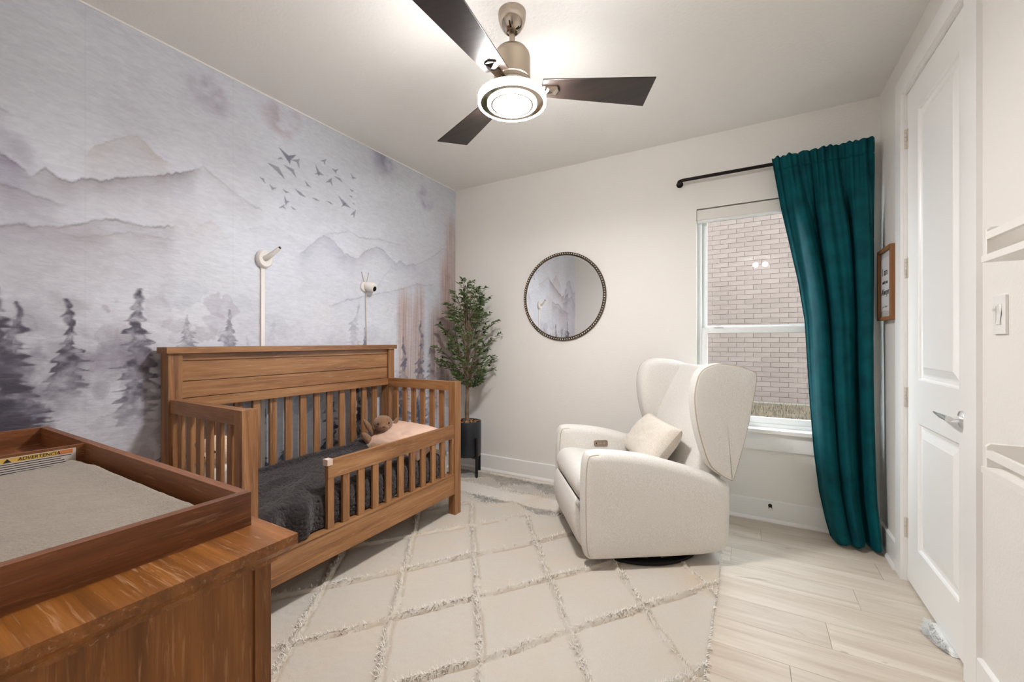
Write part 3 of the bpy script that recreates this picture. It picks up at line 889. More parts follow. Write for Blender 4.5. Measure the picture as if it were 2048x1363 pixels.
def fleece_material(name, a, b3, sheen=0.6, mot=0.4):
    m, nt, b = base_mat(name)
    f = noise(nt, coords(nt), 190, 3, 0.7)
    g = noise(nt, coords(nt), 14, 3, 0.6)
    c = ramp(nt, f, [(0.30, a), (0.68, b3)])
    c = mixc(nt, mot, c, ramp(nt, g, [(0.3, (0.6, 0.56, 0.56, 1)), (0.7, (1.1, 1.06, 1.05, 1))]), 'MULTIPLY')
    nt.links.new(c, b.inputs['Base Color'])
    b.inputs['Roughness'].default_value = 0.95
    b.inputs['Sheen Weight'].default_value = sheen
    b.inputs['Sheen Roughness'].default_value = 0.5
    bump(nt, b, f, 0.7, 0.005)
    return m
M_fleece = fleece_material('charcoal_fleece', S(20, 16, 18), S(58, 48, 50), 0.2)
def blanket(U, V):
    # U along the bed (y), V across: 0 at the wall side, runs over the front edge and down
    prof_d = np.array([0.0, 0.02, 0.08, 0.50, 0.545, 0.585, 0.62, 0.70, 0.80])
    prof_x = np.array([-2.432, -2.425, -2.38, -1.93, -1.885, -1.842, -1.832, -1.832, -1.834])
    prof_z = np.array([0.470, 0.480, 0.476, 0.470, 0.468, 0.452, 0.420, 0.345, 0.300])
    d = V
    X = np.interp(d, prof_d, prof_x); Zb = np.interp(d, prof_d, prof_z)
    Yy = U.copy()
    top = sstep(0.62, 0.50, d)
    w = 0.020 * (fbm(U * 4.0 + 3, d * 6 + 1, 90) - 0.45) + 0.012 * (fbm(U * 11, d * 12, 93) - 0.5)
    # soft folds fanning out towards the near front corner
    dist = (U - 1.02) * 0.55 + (d - 0.35) * 1.0
    f1 = np.exp(-((dist - 0.12 + 0.05 * np.sin(U * 7)) / 0.035) ** 2) * sstep(1.55, 1.2, U) * sstep(0.12, 0.3, d)
    f2 = np.exp(-((dist - 0.28 + 0.03 * np.sin(U * 9 + 1)) / 0.045) ** 2) * sstep(1.6, 1.25, U)
    f3 = np.exp(-((d - 0.42 - 0.16 * (U - 1.1)) / 0.05) ** 2) * sstep(1.0, 1.2, U) * sstep(2.2, 1.8, U) * 0.5
    Zz = Zb + top * (w + 0.030 * f1 + 0.026 * f2 + 0.012 * f3)
    # rolled edge along the headboard and a bunch near the pillow
    Zz += 0.018 * np.exp(-((d - 0.05) / 0.03) ** 2) * (0.5 + fbm(U * 6, d, 95))
    Zz += 0.055 * np.exp(-((U - 2.02) / 0.07) ** 2 - ((d - 0.10) / 0.07) ** 2)
    # puffed lobes pressing between the guard slats
    side = sstep(0.52, 0.60, d)
    lobes = np.cos((U - 1.482) * 2 * PI / 0.097) * sstep(1.34, 1.44, U)
    X = X + side * (0.004 + 0.006 * lobes * sstep(0.78, 0.66, d)) * (U > 1.3)
    Zz += 0.010 * lobes * np.exp(-((d - 0.56) / 0.04) ** 2) * sstep(1.34, 1.44, U)
    hem = sstep(0.72, 0.80, d) * 0.03 * fbm(U * 8, U * 0, 97) * sstep(1.25, 1.4, U)
    Zz += hem
    # the near end billows out over the front rail
    out = sstep(1.33, 1.20, U) * sstep(0.50, 0.64, d)
    X = X + out * (0.030 + 0.018 * np.sin(U * 38)) ; Zz += out * (0.020 - 0.012 * np.sin(U * 38 + 1.0))
    Zz = np.where((d > 0.6), np.maximum(Zz, np.where(U < 1.33, 0.306, 0.300)), Zz)
    fz = 0.004 * (vnoise(U * 150, d * 150, 98) - 0.5) + 0.003 * (vnoise(U * 260, d * 260, 99) - 0.5)
    return X + side * fz * 2, Yy, Zz + top * fz * 2
me = grid_mesh('fleece_blanket', np.linspace(1.000, 2.215, 260), np.linspace(0.0, 0.80, 170), blanket, M_fleece)
ob = link('fleece_blanket', me)
tag(ob, 'charcoal brown fleece blanket spread over the crib mattress', 'blanket')
sd = ob.modifiers.new('thick', 'SOLIDIFY'); sd.thickness = 0.008; sd.offset = -1

def cushion(name, w, h, t, m, M, label, cat, nu=40, nv=30, puff=0.5, pinch=0.06, wr=0.0, seed=0):
    """pillow in local x (width) / y (height), z thickness; two domed sheets sharing the rim"""
    u = np.linspace(-1, 1, nu); v = np.linspace(-1, 1, nv)
    U, V = np.meshgrid(u, v, indexing='ij')
    prof = np.clip(1 - np.abs(U) ** 3.2, 0, 1) ** puff * np.clip(1 - np.abs(V) ** 3.2, 0, 1) ** puff
    X = U * w / 2 * (1 - pinch * (1 - V ** 2) * np.abs(U) ** 3)
    Y = V * h / 2 * (1 - pinch * (1 - U ** 2) * np.abs(V) ** 3)
    wrk = wr * (fbm(U * 3 + 9, V * 4 + seed, 110 + seed) - 0.5) * prof
    zt = t / 2 * prof + wrk
    i = np.arange(nu * nv).reshape(nu, nv)
    q = np.stack([i[:-1, :-1], i[1:, :-1], i[1:, 1:], i[:-1, 1:]], -1).reshape(-1, 4)
    co = np.vstack([np.stack([X, Y, zt + 0.001], -1).reshape(-1, 3), np.stack([X, Y, -t / 2 * prof - 0.001], -1).reshape(-1, 3)])
    rim = np.concatenate([i[:-1, 0], i[-1, :-1], i[::-1, -1][:-1], i[0, ::-1][:-1]])
    rq = np.stack([rim, rim + nu * nv, np.roll(rim, -1) + nu * nv, np.roll(rim, -1)], 1)
    me = quads_mesh(name, co, np.vstack([q, q[:, ::-1] + nu * nv, rq]), m)
    o = bpy.data.objects.new(name, me); C.objects.link(o)
    o.matrix_world = M
    return tag(o, label, cat)
M_peach = mat('peach_satin', S(226, 190, 168), 0.45, sheen=0.3, bmp=(18, 0.25, 0.01))
Mp = Matrix.Translation((-2.09, 2.145, 0.532)) @ Matrix.Rotation(math.radians(24), 4, 'X') @ Matrix.Rotation(math.radians(3), 4, 'Y')
cushion('bed_pillow', 0.50, 0.32, 0.17, M_peach, Mp, 'peach satin pillow propped at the far end of the crib', 'pillow', wr=0.03, seed=2)

def plush(name, label, cat, loc, rz, m, parts):
    t = thing(name, label, cat, loc, rz)
    for nm, balls, mm in parts:
        bm = bmesh.new()
        for c, r, rot in balls:
            ball(bm, c, r, Euler(rot).to_matrix().to_4x4(), 16, 11)
        mk(nm, bm, mm or m, t, local=True)
    return t
M_bunny = fleece_material('tan_plush', S(108, 76, 50), S(164, 124, 92), 0.4)
M_eye = mat('bead_eye', S(14, 12, 12), 0.15)
# rabbit faces the room (+x), sitting behind the pillow
rb = plush('plush_rabbit', 'tan plush rabbit with long drooping ears sitting behind the peach pillow', 'toy', (-2.270, 2.105, 0.485), math.radians(-38), M_bunny, [
    ('body', [((-0.012, 0, 0.045), (0.055, 0.058, 0.062), (0, 0, 0))], None),
    ('head', [((0.018, 0.008, 0.128), (0.056, 0.054, 0.046), (0, 0.2, 0)), ((0.058, 0.008, 0.113), (0.026, 0.030, 0.024), (0, 0, 0))], None),
    ('ear', [((0.002, -0.062, 0.100), (0.020, 0.016, 0.066), (0.55, 0, 0))], None),
    ('ear', [((0.006, 0.066, 0.098), (0.020, 0.016, 0.062), (-0.45, 0, 0))], None),
    ('arm', [((0.030, -0.070, 0.040), (0.022, 0.022, 0.060), (0.65, 0.15, 0))], None),
    ('arm', [((0.035, 0.062, 0.035), (0.022, 0.022, 0.055), (-0.5, 0.1, 0))], None),
    ('leg', [((0.07, -0.045, 0.012), (0.06, 0.026, 0.024), (0, 0, -0.3))], None),
    ('leg', [((0.07, 0.045, 0.012), (0.06, 0.026, 0.024), (0, 0, 0.3))], None),
    ('eye', [((0.062, -0.022, 0.136), 0.0055, (0, 0, 0))], M_eye),
    ('eye', [((0.062, 0.036, 0.136), 0.0055, (0, 0, 0))], M_eye),
    ('nose', [((0.083, 0.008, 0.120), (0.005, 0.008, 0.005), (0, 0, 0))], mat('plush_nose', S(92, 62, 52), 0.6))])
rb.scale = (1.22, 1.22, 1.22)
M_cream = fleece_material('cream_plush', S(212, 180, 150), S(242, 218, 194), 0.4, 0.1)
M_body = fleece_material('white_plush', S(220, 212, 200), S(244, 238, 230), 0.4, 0.1)
plush('plush_bear', 'cream plush bear with dark bead eyes sitting at the near end of the crib', 'toy', (-2.285, 1.075, 0.480), math.radians(-62), M_cream, [
    ('body', [((0, 0, 0.070), (0.075, 0.085, 0.085), (0, 0, 0))], M_body),
    ('head', [((0.01, 0, 0.205), (0.074, 0.088, 0.072), (0, 0, 0))], None),
    ('muzzle', [((0.078, 0, 0.185), (0.026, 0.034, 0.026), (0, 0, 0))], M_cream),
    ('ear', [((0.0, -0.088, 0.225), (0.018, 0.034, 0.026), (0, 0, 0))], None),
    ('ear', [((0.0, 0.088, 0.225), (0.018, 0.034, 0.026), (0, 0, 0))], None),
    ('arm', [((0.045, -0.085, 0.09), (0.03, 0.028, 0.06), (0.5, -0.4, 0))], M_body),
    ('arm', [((0.045, 0.085, 0.09), (0.03, 0.028, 0.06), (-0.5, -0.4, 0))], M_body),
    ('leg', [((0.10, -0.05, 0.025), (0.075, 0.032, 0.032), (0, 0, -0.25))], M_body),
    ('leg', [((0.10, 0.05, 0.025), (0.075, 0.032, 0.032), (0, 0, 0.25))], M_body),
    ('eye', [((0.077, -0.034, 0.212), 0.0065, (0, 0, 0))], M_eye),
    ('eye', [((0.077, 0.034, 0.212), 0.0065, (0, 0, 0))], M_eye),
    ('nose', [((0.104, 0, 0.192), (0.006, 0.010, 0.007), (0, 0, 0))], M_eye)])

# ------------------------------------------------------------------ dresser with changing tray
DR = [S(100, 57, 16), S(142, 86, 32), S(168, 108, 50)]
D_x = wood('dresser_oak_long', *DR, axis='x', fleck=S(196, 152, 114), amount=0.5, k=0.9)
D_y = wood('dresser_oak_short', *DR, axis='y', fleck=S(190, 146, 110), amount=0.5, k=0.9)
D_z = wood('dresser_oak_upright', S(98, 55, 13), S(136, 81, 26), S(162, 102, 42), axis='z', fleck=S(184, 130, 82), amount=0.5, k=0.9)
dx0, dx1, dy0, dy1, dz = -2.37, -0.779, YF + 0.008, 0.508, 0.84
dres = thing('dresser', 'brown cerused oak dresser with moulded top in the foreground', 'dresser', ((dx0 + dx1) / 2, (dy0 + dy1) / 2, 0))
bm = bmesh.new()                                              # top slab with ogee underside
prof = [(0.0, dz), (0.0, dz - 0.019), (0.004, dz - 0.023), (0.012, dz - 0.032), (0.022, dz - 0.037), (0.026, dz - 0.040), (0.026, dz - 0.048), (0.034, dz - 0.048)]
rings = []
for d, z in prof:
    rings.append([bm.verts.new(p) for p in ((dx0 + d, dy0, z), (dx1 - d, dy0, z), (dx1 - d, dy1 - d, z), (dx0 + d, dy1 - d, z))])
for a, b2 in zip(rings, rings[1:]):
    for k in range(4):
        bm.faces.new((a[k], b2[k], b2[(k + 1) % 4], a[(k + 1) % 4]))
bm.faces.new(rings[0]); bm.faces.new(rings[-1][::-1])
bmesh.ops.recalc_face_normals(bm, faces=bm.faces)
mk('dresser_top', bm, D_x, dres, angle=25)
bx0, bx1, by1 = dx0 + 0.034, dx1 - 0.034, dy1 - 0.034
def dpart(name, a, m, parent=dres, bev=0.002):
    return mk(name, B(*a), m, parent, bevel=bev, seg=1)
for xa in (bx0, bx1 - 0.022):
    dpart('side_panel', (xa + 0.004, xa + 0.018, dy0, by1 - 0.030, 0.06, dz - 0.048), D_z)
    dpart('leg', (xa, xa + 0.022, by1 - 0.030, by1, 0.0, dz - 0.048), D_z)
    dpart('leg', (xa, xa + 0.022, dy0, dy0 + 0.03, 0.0, 0.07), D_z)
dpart('back_panel', (bx0 + 0.022, bx1 - 0.022, dy0, dy0 + 0.01, 0.06, dz - 0.048), D_x)
dpart('front_frame', (bx0 + 0.022, bx1 - 0.022, by1 - 0.028, by1 - 0.010, 0.06, dz - 0.048), D_x)
M_knob = mat('dark_knob', S(40, 34, 30), 0.35, 0.7)
for r in range(3):
    z0 = 0.085 + r * 0.235
    for cidx in range(2):
        w = (bx1 - bx0 - 0.09) / 2
        xa = bx0 + 0.035 + cidx * (w + 0.02)
        dw = dpart('drawer', (xa, xa + w, by1 - 0.012, by1 + 0.002, z0, z0 + 0.215), D_x)
        for fx in (0.25, 0.75):
            mk('knob', lathe(bmesh.new(), [(0.006, 0), (0.006, 0.012), (0.014, 0.016), (0.015, 0.022), (0, 0.026)], 14, Matrix.Translation((xa + w * fx, by1 + 0.002, z0 + 0.108)) @ Matrix.Rotation(-PI / 2, 4, 'X')), M_knob, dw)

tx0, tx1, ty0, ty1, tz0, tz1, tt = -2.235, -0.897, YF + 0.02, 0.482, dz, 0.909, 0.019
tray = thing('changing_tray', 'brown oak changing tray resting on the dresser top', 'tray', ((tx0 + tx1) / 2, (ty0 + ty1) / 2, dz))
T_x = wood('tray_oak_long', S(92, 50, 24), S(126, 74, 38), S(150, 94, 54), axis='x', fleck=S(176, 134, 100), amount=0.5)
T_y = wood('tray_oak_short', S(92, 50, 24), S(126, 74, 38), S(150, 94, 54), axis='y', fleck=S(176, 134, 100), amount=0.5)
mk('tray_base', B(tx0 + tt, tx1 - tt, ty0 + tt, ty1 - tt, tz0, tz0 + 0.006), T_x, tray, smooth=False)
mk('tray_side', B(tx0 + tt, tx1 - tt, ty1 - tt, ty1, tz0, tz1), T_x, tray, bevel=0.005, seg=3)
mk('tray_side', B(tx0 + tt, tx1 - tt, ty0, ty0 + tt, tz0, tz1), T_x, tray, bevel=0.005, seg=3)
mk('tray_end', B(tx1 - tt, tx1, ty0, ty1, tz0, tz1), T_y, tray, bevel=0.005, seg=3)
mk('tray_end', B(tx0, tx0 + tt, ty0, ty1, tz0, tz1), T_y, tray, bevel=0.005, seg=3)
div = mk('tray_divider', B(-1.792, -1.778, ty0 + tt, ty1 - tt, tz0 + 0.006, tz1 - 0.004), T_y, tray, bevel=0.002, seg=1)
# printed warning label on the divider
lx = -1.7775
lab = mk('warning_label', B(lx, lx + 0.0006, 0.130, 0.443, tz0 + 0.012, tz1 - 0.011), mat('label_paper', S(206, 196, 190), 0.5), div, smooth=False)
tag(lab, 'printed warning label with yellow and orange header')
M_yel = mat('label_yellow', S(214, 176, 84), 0.5); M_org = mat('label_orange', S(206, 128, 72), 0.5); M_ink = mat('label_ink', S(34, 28, 30), 0.6); M_pur = mat('label_purple', S(112, 74, 128), 0.6)
zt = tz1 - 0.013
mk('label_band', B(lx + 0.0006, lx + 0.0009, 0.290, 0.405, zt - 0.012, zt), M_yel, lab, smooth=False)
mk('label_band', B(lx + 0.0006, lx + 0.0009, 0.405, 0.436, zt - 0.012, zt), M_org, lab, smooth=False)
mk('label_band', B(lx + 0.0006, lx + 0.0009, 0.136, 0.284, zt - 0.012, zt), M_org, lab, smooth=False)
bm = bmesh.new()
for k in range(5):
    z = zt - 0.0165 - k * 0.0062
    L = 0.138 - 0.022 * ((k * 3) % 4) / 3
    box(bm, lx + 0.0006, lx + 0.0008, 0.295, 0.295 + L, z - 0.0011, z + 0.0011)
    box(bm, lx + 0.0006, lx + 0.0008, 0.140, 0.140 + L * 0.95, z - 0.0011, z + 0.0011)
mk('label_lines', bm, M_ink, lab, smooth=False)
mk('label_rule', B(lx + 0.0006, lx + 0.0009, 0.286, 0.288, tz0 + 0.014, zt), M_pur, lab, smooth=False)
bm = bmesh.new(); prism(bm, [(0.300, zt - 0.0115), (0.316, zt - 0.0115), (0.308, zt - 0.001)], lx + 0.0009, lx + 0.0012, 'yz')
mk('warning_triangle', bm, M_ink, lab, smooth=False)
text_mesh('label_text', 'ADVERTENCIA', 0.0125, M_ink, lab, (lx + 0.0012, 0.368, zt - 0.0062), (PI / 2, 0, PI / 2), shear=0.2, sx=1.0)

# pad
M_pad = fleece_material('grey_pad_plush', S(142, 131, 118), S(158, 147, 134), 0.2, 0.2)
def padsurf(U, V):
    X = np.interp(U, [0, 1], [-1.772, tx1 - tt - 0.006]); Y = np.interp(V, [0, 1], [ty0 + tt + 0.004, ty1 - tt - 0.008])
    edge = np.minimum(np.minimum(U, 1 - U) * 0.84, np.minimum(V, 1 - V) * 0.36)
    Z = tz0 + 0.0155 + 0.012 * sstep(0, 0.035, edge) + 0.016 * sstep(0.25, 0.0, 1 - V) * sstep(0, 0.03, edge)
    Z -= 0.008 * sstep(0.25, 0.0, U) * sstep(0.0, 0.03, edge)
    Z += 0.006 * (fbm(X * 9, Y * 9, 120) - 0.5) + 0.0015 * (vnoise(X * 140, Y * 140, 121) - 0.5)
    return X + 0.012 * (fbm(Y * 14, X * 2, 123) - 0.5) * (U > 0.5), Y + 0.006 * (fbm(X * 16, Y * 0, 122) - 0.9) * sstep(0.6, 1, V), Z
me = grid_mesh('changing_pad', np.linspace(0, 1, 140), np.linspace(0, 1, 80), padsurf, M_pad)
ob = tag(link('changing_pad', me), 'soft grey-beige changing pad cover lying in the tray', 'pad')
sd = ob.modifiers.new('thick', 'SOLIDIFY'); sd.thickness = 0.006; sd.offset = -1

# ------------------------------------------------------------------ rug
def rug_material():
    m, nt, b = base_mat('cream_wool')
    at = N(nt, 'ShaderNodeVertexColor', layer_name='paint')
    f = noise(nt, coords(nt), 320, 3, 0.7)
    g = noise(nt, coords(nt), 3.0, 3, 0.6)
    c = mixc(nt, 0.35, at.outputs['Color'], ramp(nt, f, [(0.3, (0.74, 0.70, 0.65, 1)), (0.6, (1, 1, 1, 1))]), 'MULTIPLY')
    c = mixc(nt, ramp(nt, g, [(0.45, (0, 0, 0, 1)), (0.75, (0.45, 0.45, 0.45, 1))]), c, S(210, 190, 164))
    nt.links.new(c, b.inputs['Base Color'])
    b.inputs['Roughness'].default_value = 0.95
    b.inputs['Sheen Weight'].default_value = 0.2
    bump(nt, b, f, 0.6, 0.004)
    return m
M_rug = rug_material()
RX0, RX1, RY0, RY1 = -2.47, -0.142, 0.56, 3.205
SLOPE = 0.312 / 0.233
def rug_lines(X, Y):
    """distance to the nearest diamond ridge and to the border lines"""
    wob = 0.022 * (fbm(X * 5, Y * 5, 130) - 0.5) + 0.008 * (fbm(X * 30, Y * 30, 131) - 0.5)
    a = ((Y - 1.632) - SLOPE * (X + 1.115)) / 0.624
    b = ((Y - 1.632) + SLOPE * (X + 1.115)) / 0.624
    k = 0.624 / math.hypot(1, SLOPE)
    da = (a - np.round(a)) * k; db = (b - np.round(b)) * k
    return da + wob, db + wob
def rug_border(X, Y):
    d = np.abs(Y - 2.700)
    d = np.minimum(d, np.abs(Y - 3.178))
    zig = 2.985 + 0.075 * (np.abs(((X / 0.40) % 1.0) - 0.5) * 4 - 1)
    zig2 = 2.625 + 0.05 * (np.abs(((X / 0.46 + 0.3) % 1.0) - 0.5) * 4 - 1)
    base = np.minimum(np.abs(Y - 2.90), d)
    tri = np.minimum(np.abs(Y - zig - 0.06), np.abs(Y - zig2 - 0.02))
    return base, tri, zig + 0.06, zig2 + 0.02
xs = np.linspace(RX0, RX1, 360); ys_ = np.linspace(RY0, RY1, 410)
def rug_fn(X, Y):
    da, db = rug_lines(X, Y)
    inner = sstep(2.60, 2.54, Y)
    n = 0.35 + 0.9 * fbm(X * 16, Y * 16, 133)
    rdg = np.maximum(np.exp(-((da - 0.009) / 0.012) ** 2), np.exp(-((db + 0.009) / 0.012) ** 2)) * inner
    gro = np.maximum(np.exp(-((da + 0.010) / 0.005) ** 2), np.exp(-((db - 0.010) / 0.005) ** 2)) * inner
    base, tri, _, _ = rug_border(X, Y)
    brd = sstep(2.56, 2.62, Y)
    rb = np.exp(-((base - 0.012) / 0.016) ** 2) * brd
    rt = np.exp(-(tri / 0.016) ** 2) * brd
    edge = np.minimum(np.minimum(X - RX0, RX1 - X), np.minimum(Y - RY0, RY1 - Y))
    wave = 0.006 * (fbm(X * 2.2, Y * 2.2, 137) - 0.3)
    Z = 0.009 + 0.016 * rdg * n - 0.005 * gro + 0.014 * rb * n + 0.010 * rt * n + wave
    Z += 0.0035 * (fbm(X * 45, Y * 45, 139, 3) - 0.5) * (1 + 1.5 * (rdg + rb + rt))
    Z = Z * sstep(-0.002, 0.010, edge) + 0.0015
    X2 = X + (X > RX1 - 0.01) * 0.012 * (fbm(Y * 6, Y * 0, 141) - 0.6)
    return X2, Y, np.maximum(Z, 0.0015)
me = grid_mesh('rug', xs, ys_, rug_fn, M_rug)
Ug, Vg = np.meshgrid(xs, ys_, indexing='ij')
_, tri, zg, zg2 = rug_border(Ug, Vg)
colr = np.ones(Ug.shape + (3,)) * np.array([206, 199, 188.])
grey = ((Vg > 2.95) & (Vg < 3.17) & (Vg > zg)) * 0.95 + ((Vg > 2.60) & (Vg < 2.69) & (Vg > zg2)) * 0.9 + ((Vg > 2.90) & (Vg < zg)) * 0.25
grey = np.clip(grey * (0.4 + 0.9 * fbm(Ug * 60, Vg * 60, 145, 2)), 0, 0.9)[..., None]
colr = colr * (1 - grey) + grey * np.array([140, 137, 132.])
wh = (sstep(2.69, 2.72, Vg) * sstep(2.93, 2.88, Vg))[..., None] * 0.6
colr = colr * (1 - wh) + wh * np.array([236, 230, 221.])
stain = sstep(0.52, 0.75, fbm(Ug * 2.5 + 4, Vg * 2.5, 147))[..., None] * 0.5
colr = colr * (1 - stain) + stain * np.array([210, 192, 170.])
da, db = rug_lines(Ug, Vg)
gro = np.maximum(np.exp(-((da + 0.010) / 0.0045) ** 2), np.exp(-((db - 0.010) / 0.0045) ** 2)) * sstep(2.6, 2.54, Vg) * (fbm(Ug * 12, Vg * 12, 149) > 0.42)
gro = gro[..., None] * 0.42
colr = colr * (1 - gro) + gro * np.array([150, 122, 92.])  # shadow between the tufts painted brown along the grooves
add_color(me, 'paint', lin(colr).reshape(-1, 3))
rug = tag(link('rug', me), 'large cream wool rug with raised diamond ridges covering the floor', 'rug')
# raised tufts on the ridges and along the borders
def tuft_mesh(name, P, D, Lg, Wd, m):
    n = len(P)
    side = np.cross(D, np.array([0, 0, 1.0])); side /= np.maximum(np.linalg.norm(side, axis=1, keepdims=True), 1e-6)
    a = P - side * Wd[:, None]; b = P + side * Wd[:, None]
    mid = P + D * Lg[:, None] * 0.55 + np.array([0, 0, 0.35])[None] * Lg[:, None] * 0.5
    tip = P + D * Lg[:, None] + np.array([0, 0, 0.1])[None] * Lg[:, None]
    co = np.stack([a, b, mid + side * Wd[:, None] * 0.8, mid - side * Wd[:, None] * 0.8, tip], 1).reshape(-1, 3)
    i = np.arange(n)[:, None] * 5
    tris = np.concatenate([i + np.array([[0, 1, 2]]), i + np.array([[0, 2, 3]]), i + np.array([[3, 2, 4]])])
    return quads_mesh(name, co, tris, m, smooth=False)
cand = rng.random((260000, 2)) * np.array([RX1 - RX0, 3.2 - 0.75]) + np.array([RX0, 0.75])
da, db = rug_lines(cand[:, 0], cand[:, 1])
base, tri, _, _ = rug_border(cand[:, 0], cand[:, 1])
inn = cand[:, 1] < 2.57
w = np.where(inn, np.maximum(np.exp(-((da - 0.009) / 0.013) ** 2), np.exp(-((db + 0.009) / 0.013) ** 2)), np.maximum(np.exp(-((base - 0.012) / 0.014) ** 2), np.exp(-(tri / 0.014) ** 2)))
w = w * (0.25 + 0.9 * (fbm(cand[:, 0] * 7, cand[:, 1] * 7, 151) > 0.5))
keep = (rng.random(len(cand)) < w * 0.75) & (cand[:, 0] > -2.1)
P2 = cand[keep]
X_, Y_, Z_ = rug_fn(P2[:, 0], P2[:, 1])
ang = rng.random(len(P2)) * 2 * PI
D = np.stack([np.cos(ang) * 0.8 + 0.1, np.sin(ang) * 0.8 - 0.35, 0.35 + 0.5 * rng.random(len(P2))], 1)
D /= np.linalg.norm(D, axis=1, keepdims=True)
tm = tuft_mesh('pile_tufts', np.stack([X_, Y_, Z_ - 0.002], 1), D, 0.008 + 0.012 * rng.random(len(P2)), 0.0009 + 0.0009 * rng.random(len(P2)), mat('wool_tuft', S(234, 228, 219), 0.95))
tag(link('pile_tufts', tm, rug), kind='stuff')
k = 2600
fx = RX0 + rng.random(k) * (RX1 - RX0)
P3 = np.stack([fx, np.full(k, RY1 - 0.012), np.full(k, 0.011)], 1)
D = np.stack([(rng.random(k) - 0.5) * 0.9, 0.7 + 0.3 * rng.random(k), 0.15 + 0.5 * rng.random(k)], 1); D /= np.linalg.norm(D, axis=1, keepdims=True)
tm = tuft_mesh('fringe', P3, D, 0.012 + 0.018 * rng.random(k), np.full(k, 0.002), bpy.data.materials['wool_tuft'])
tag(link('fringe', tm, rug), kind='stuff')
k = 260
P3 = np.stack([np.full(k, RX1 - 0.008), RY0 + rng.random(k) * (RY1 - RY0 - 0.1), np.full(k, 0.009)], 1)
D = np.stack([0.8 + 0.2 * rng.random(k), (rng.random(k) - 0.5), 0.1 + 0.3 * rng.random(k)], 1); D /= np.linalg.norm(D, axis=1, keepdims=True)
tm = tuft_mesh('loose_yarn', P3, D, 0.006 + 0.02 * rng.random(k) ** 3, np.full(k, 0.002), bpy.data.materials['wool_tuft'])
tag(link('loose_yarn', tm, rug), kind='stuff')

# ------------------------------------------------------------------ armchair
def boucle(name, c0, c1):
    m, nt, b = base_mat(name)
    f = noise(nt, coords(nt), 260, 3, 0.65)
    v = N(nt, 'ShaderNodeTexVoronoi'); v.inputs['Scale'].default_value = 330
    nt.links.new(coords(nt), v.inputs['Vector'])
    c = ramp(nt, f, [(0.28, c0), (0.62, c1)])
    nt.links.new(c, b.inputs['Base Color'])
    b.inputs['Roughness'].default_value = 0.9
    b.inputs['Sheen Weight'].default_value = 0.15
    bump(nt, b, v.outputs['Distance'], 0.35, 0.002)
    return m
M_fab = boucle('cream_boucle', S(206, 201, 193), S(233, 229, 223))
M_seam = mat('seam_piping', S(182, 171, 154), 0.9)
CA = math.radians(34.8)
ce = Vector((math.cos(CA), math.sin(CA), 0)); cu = Vector((-math.sin(CA), math.cos(CA), 0))
CO = Vector((-0.734, 2.097, 0.0)) + ce * 0.39 + cu * 0.40
chair = thing('armchair', 'cream wingback swivel recliner facing the crib', 'armchair', (CO.x, CO.y, 0.014), CA)
def shift(pts, dx=-0.39, dz=-0.014):
    return [(a + dx, b + dz) for a, b in pts]
arm_o = shift([(0.045, 0.059), (0.002, 0.066), (-0.020, 0.095), (-0.030, 0.17), (-0.034, 0.39), (-0.030, 0.54), (-0.016, 0.612), (0.016, 0.634), (0.11, 0.635), (0.30, 0.610), (0.548, 0.543), (0.688, 0.492), (0.772, 0.452), (0.790, 0.415), (0.790, 0.252), (0.784, 0.145), (0.762, 0.090), (0.70, 0.066), (0.55, 0.058), (0.28, 0.058)])
arm_s = spline(arm_o, 120)
def lane(outline, d, t):
    q = inset(outline, d)
    return [(x, t, z) for x, z in q] + [(q[0][0], t, q[0][1])]
for sgn in (-1, 1):
    ya, yb = (-0.40, -0.288) if sgn < 0 else (0.288, 0.40)
    a = mk('arm', pad(bmesh.new(), arm_s, ya, yb, 0.050, 0.050, 6, 0.004), M_fab, chair, local=True, angle=60)
    for t, d in ((ya + 0.013, 0.019), (yb - 0.013, 0.019)):
        q = inset(arm_s, d)
        n0 = len(q)
        keep_ = [(x, t, z) for x, z in q if (x < -0.33) and z > 0.07]
        keep_.sort(key=lambda p: (p[2] + p[0] * 0.0))
        mk('piping', tube(bmesh.new(), keep_[:: 1], 0.0034, 6), M_seam, a, local=True)
seat_s = spline(shift([(0.66, 0.38), (0.66, 0.43), (0.50, 0.448), (0.30, 0.458), (0.12, 0.490), (0.03, 0.497), (-0.022, 0.475), (-0.044, 0.425), (-0.034, 0.370), (0.0, 0.340), (0.10, 0.325), (0.40, 0.325)]), 96)
mk('seat_cushion', pad(bmesh.new(), seat_s, -0.290, 0.290, 0.035, 0.035, 5, 0.0), M_fab, chair, local=True, angle=60)
foot_s = spline(shift([(0.09, 0.335), (-0.005, 0.330), (-0.040, 0.355), (-0.062, 0.30), (-0.062, 0.22), (-0.045, 0.14), (-0.010, 0.085), (0.035, 0.062), (0.09, 0.062), (0.10, 0.20)]), 80)
mk('footrest_panel', pad(bmesh.new(), foot_s, -0.283, 0.283, 0.024, 0.024, 4, 0.0), M_fab, chair, local=True, angle=60)
body_s = spline(shift([(0.10, 0.075), (0.10, 0.33), (0.60, 0.34), (0.70, 0.44), (0.775, 0.43), (0.780, 0.25), (0.77, 0.11), (0.72, 0.075)]), 64)
mk('seat_body', pad(bmesh.new(), body_s, -0.300, 0.300, 0.015, 0.015, 3), M_fab, chair, local=True, angle=60)
back_s = spline(shift([(0.590, 0.40), (0.625, 0.54), (0.690, 0.74), (0.780, 0.93), (0.838, 1.035), (0.865, 1.062), (0.900, 1.056), (0.922, 1.025), (0.885, 0.85), (0.825, 0.62), (0.775, 0.44), (0.66, 0.38)]), 96)
mk('backrest', pad(bmesh.new(), back_s, -0.318, 0.318, 0.03, 0.03, 4, 0.0), M_fab, chair, local=True, angle=60)
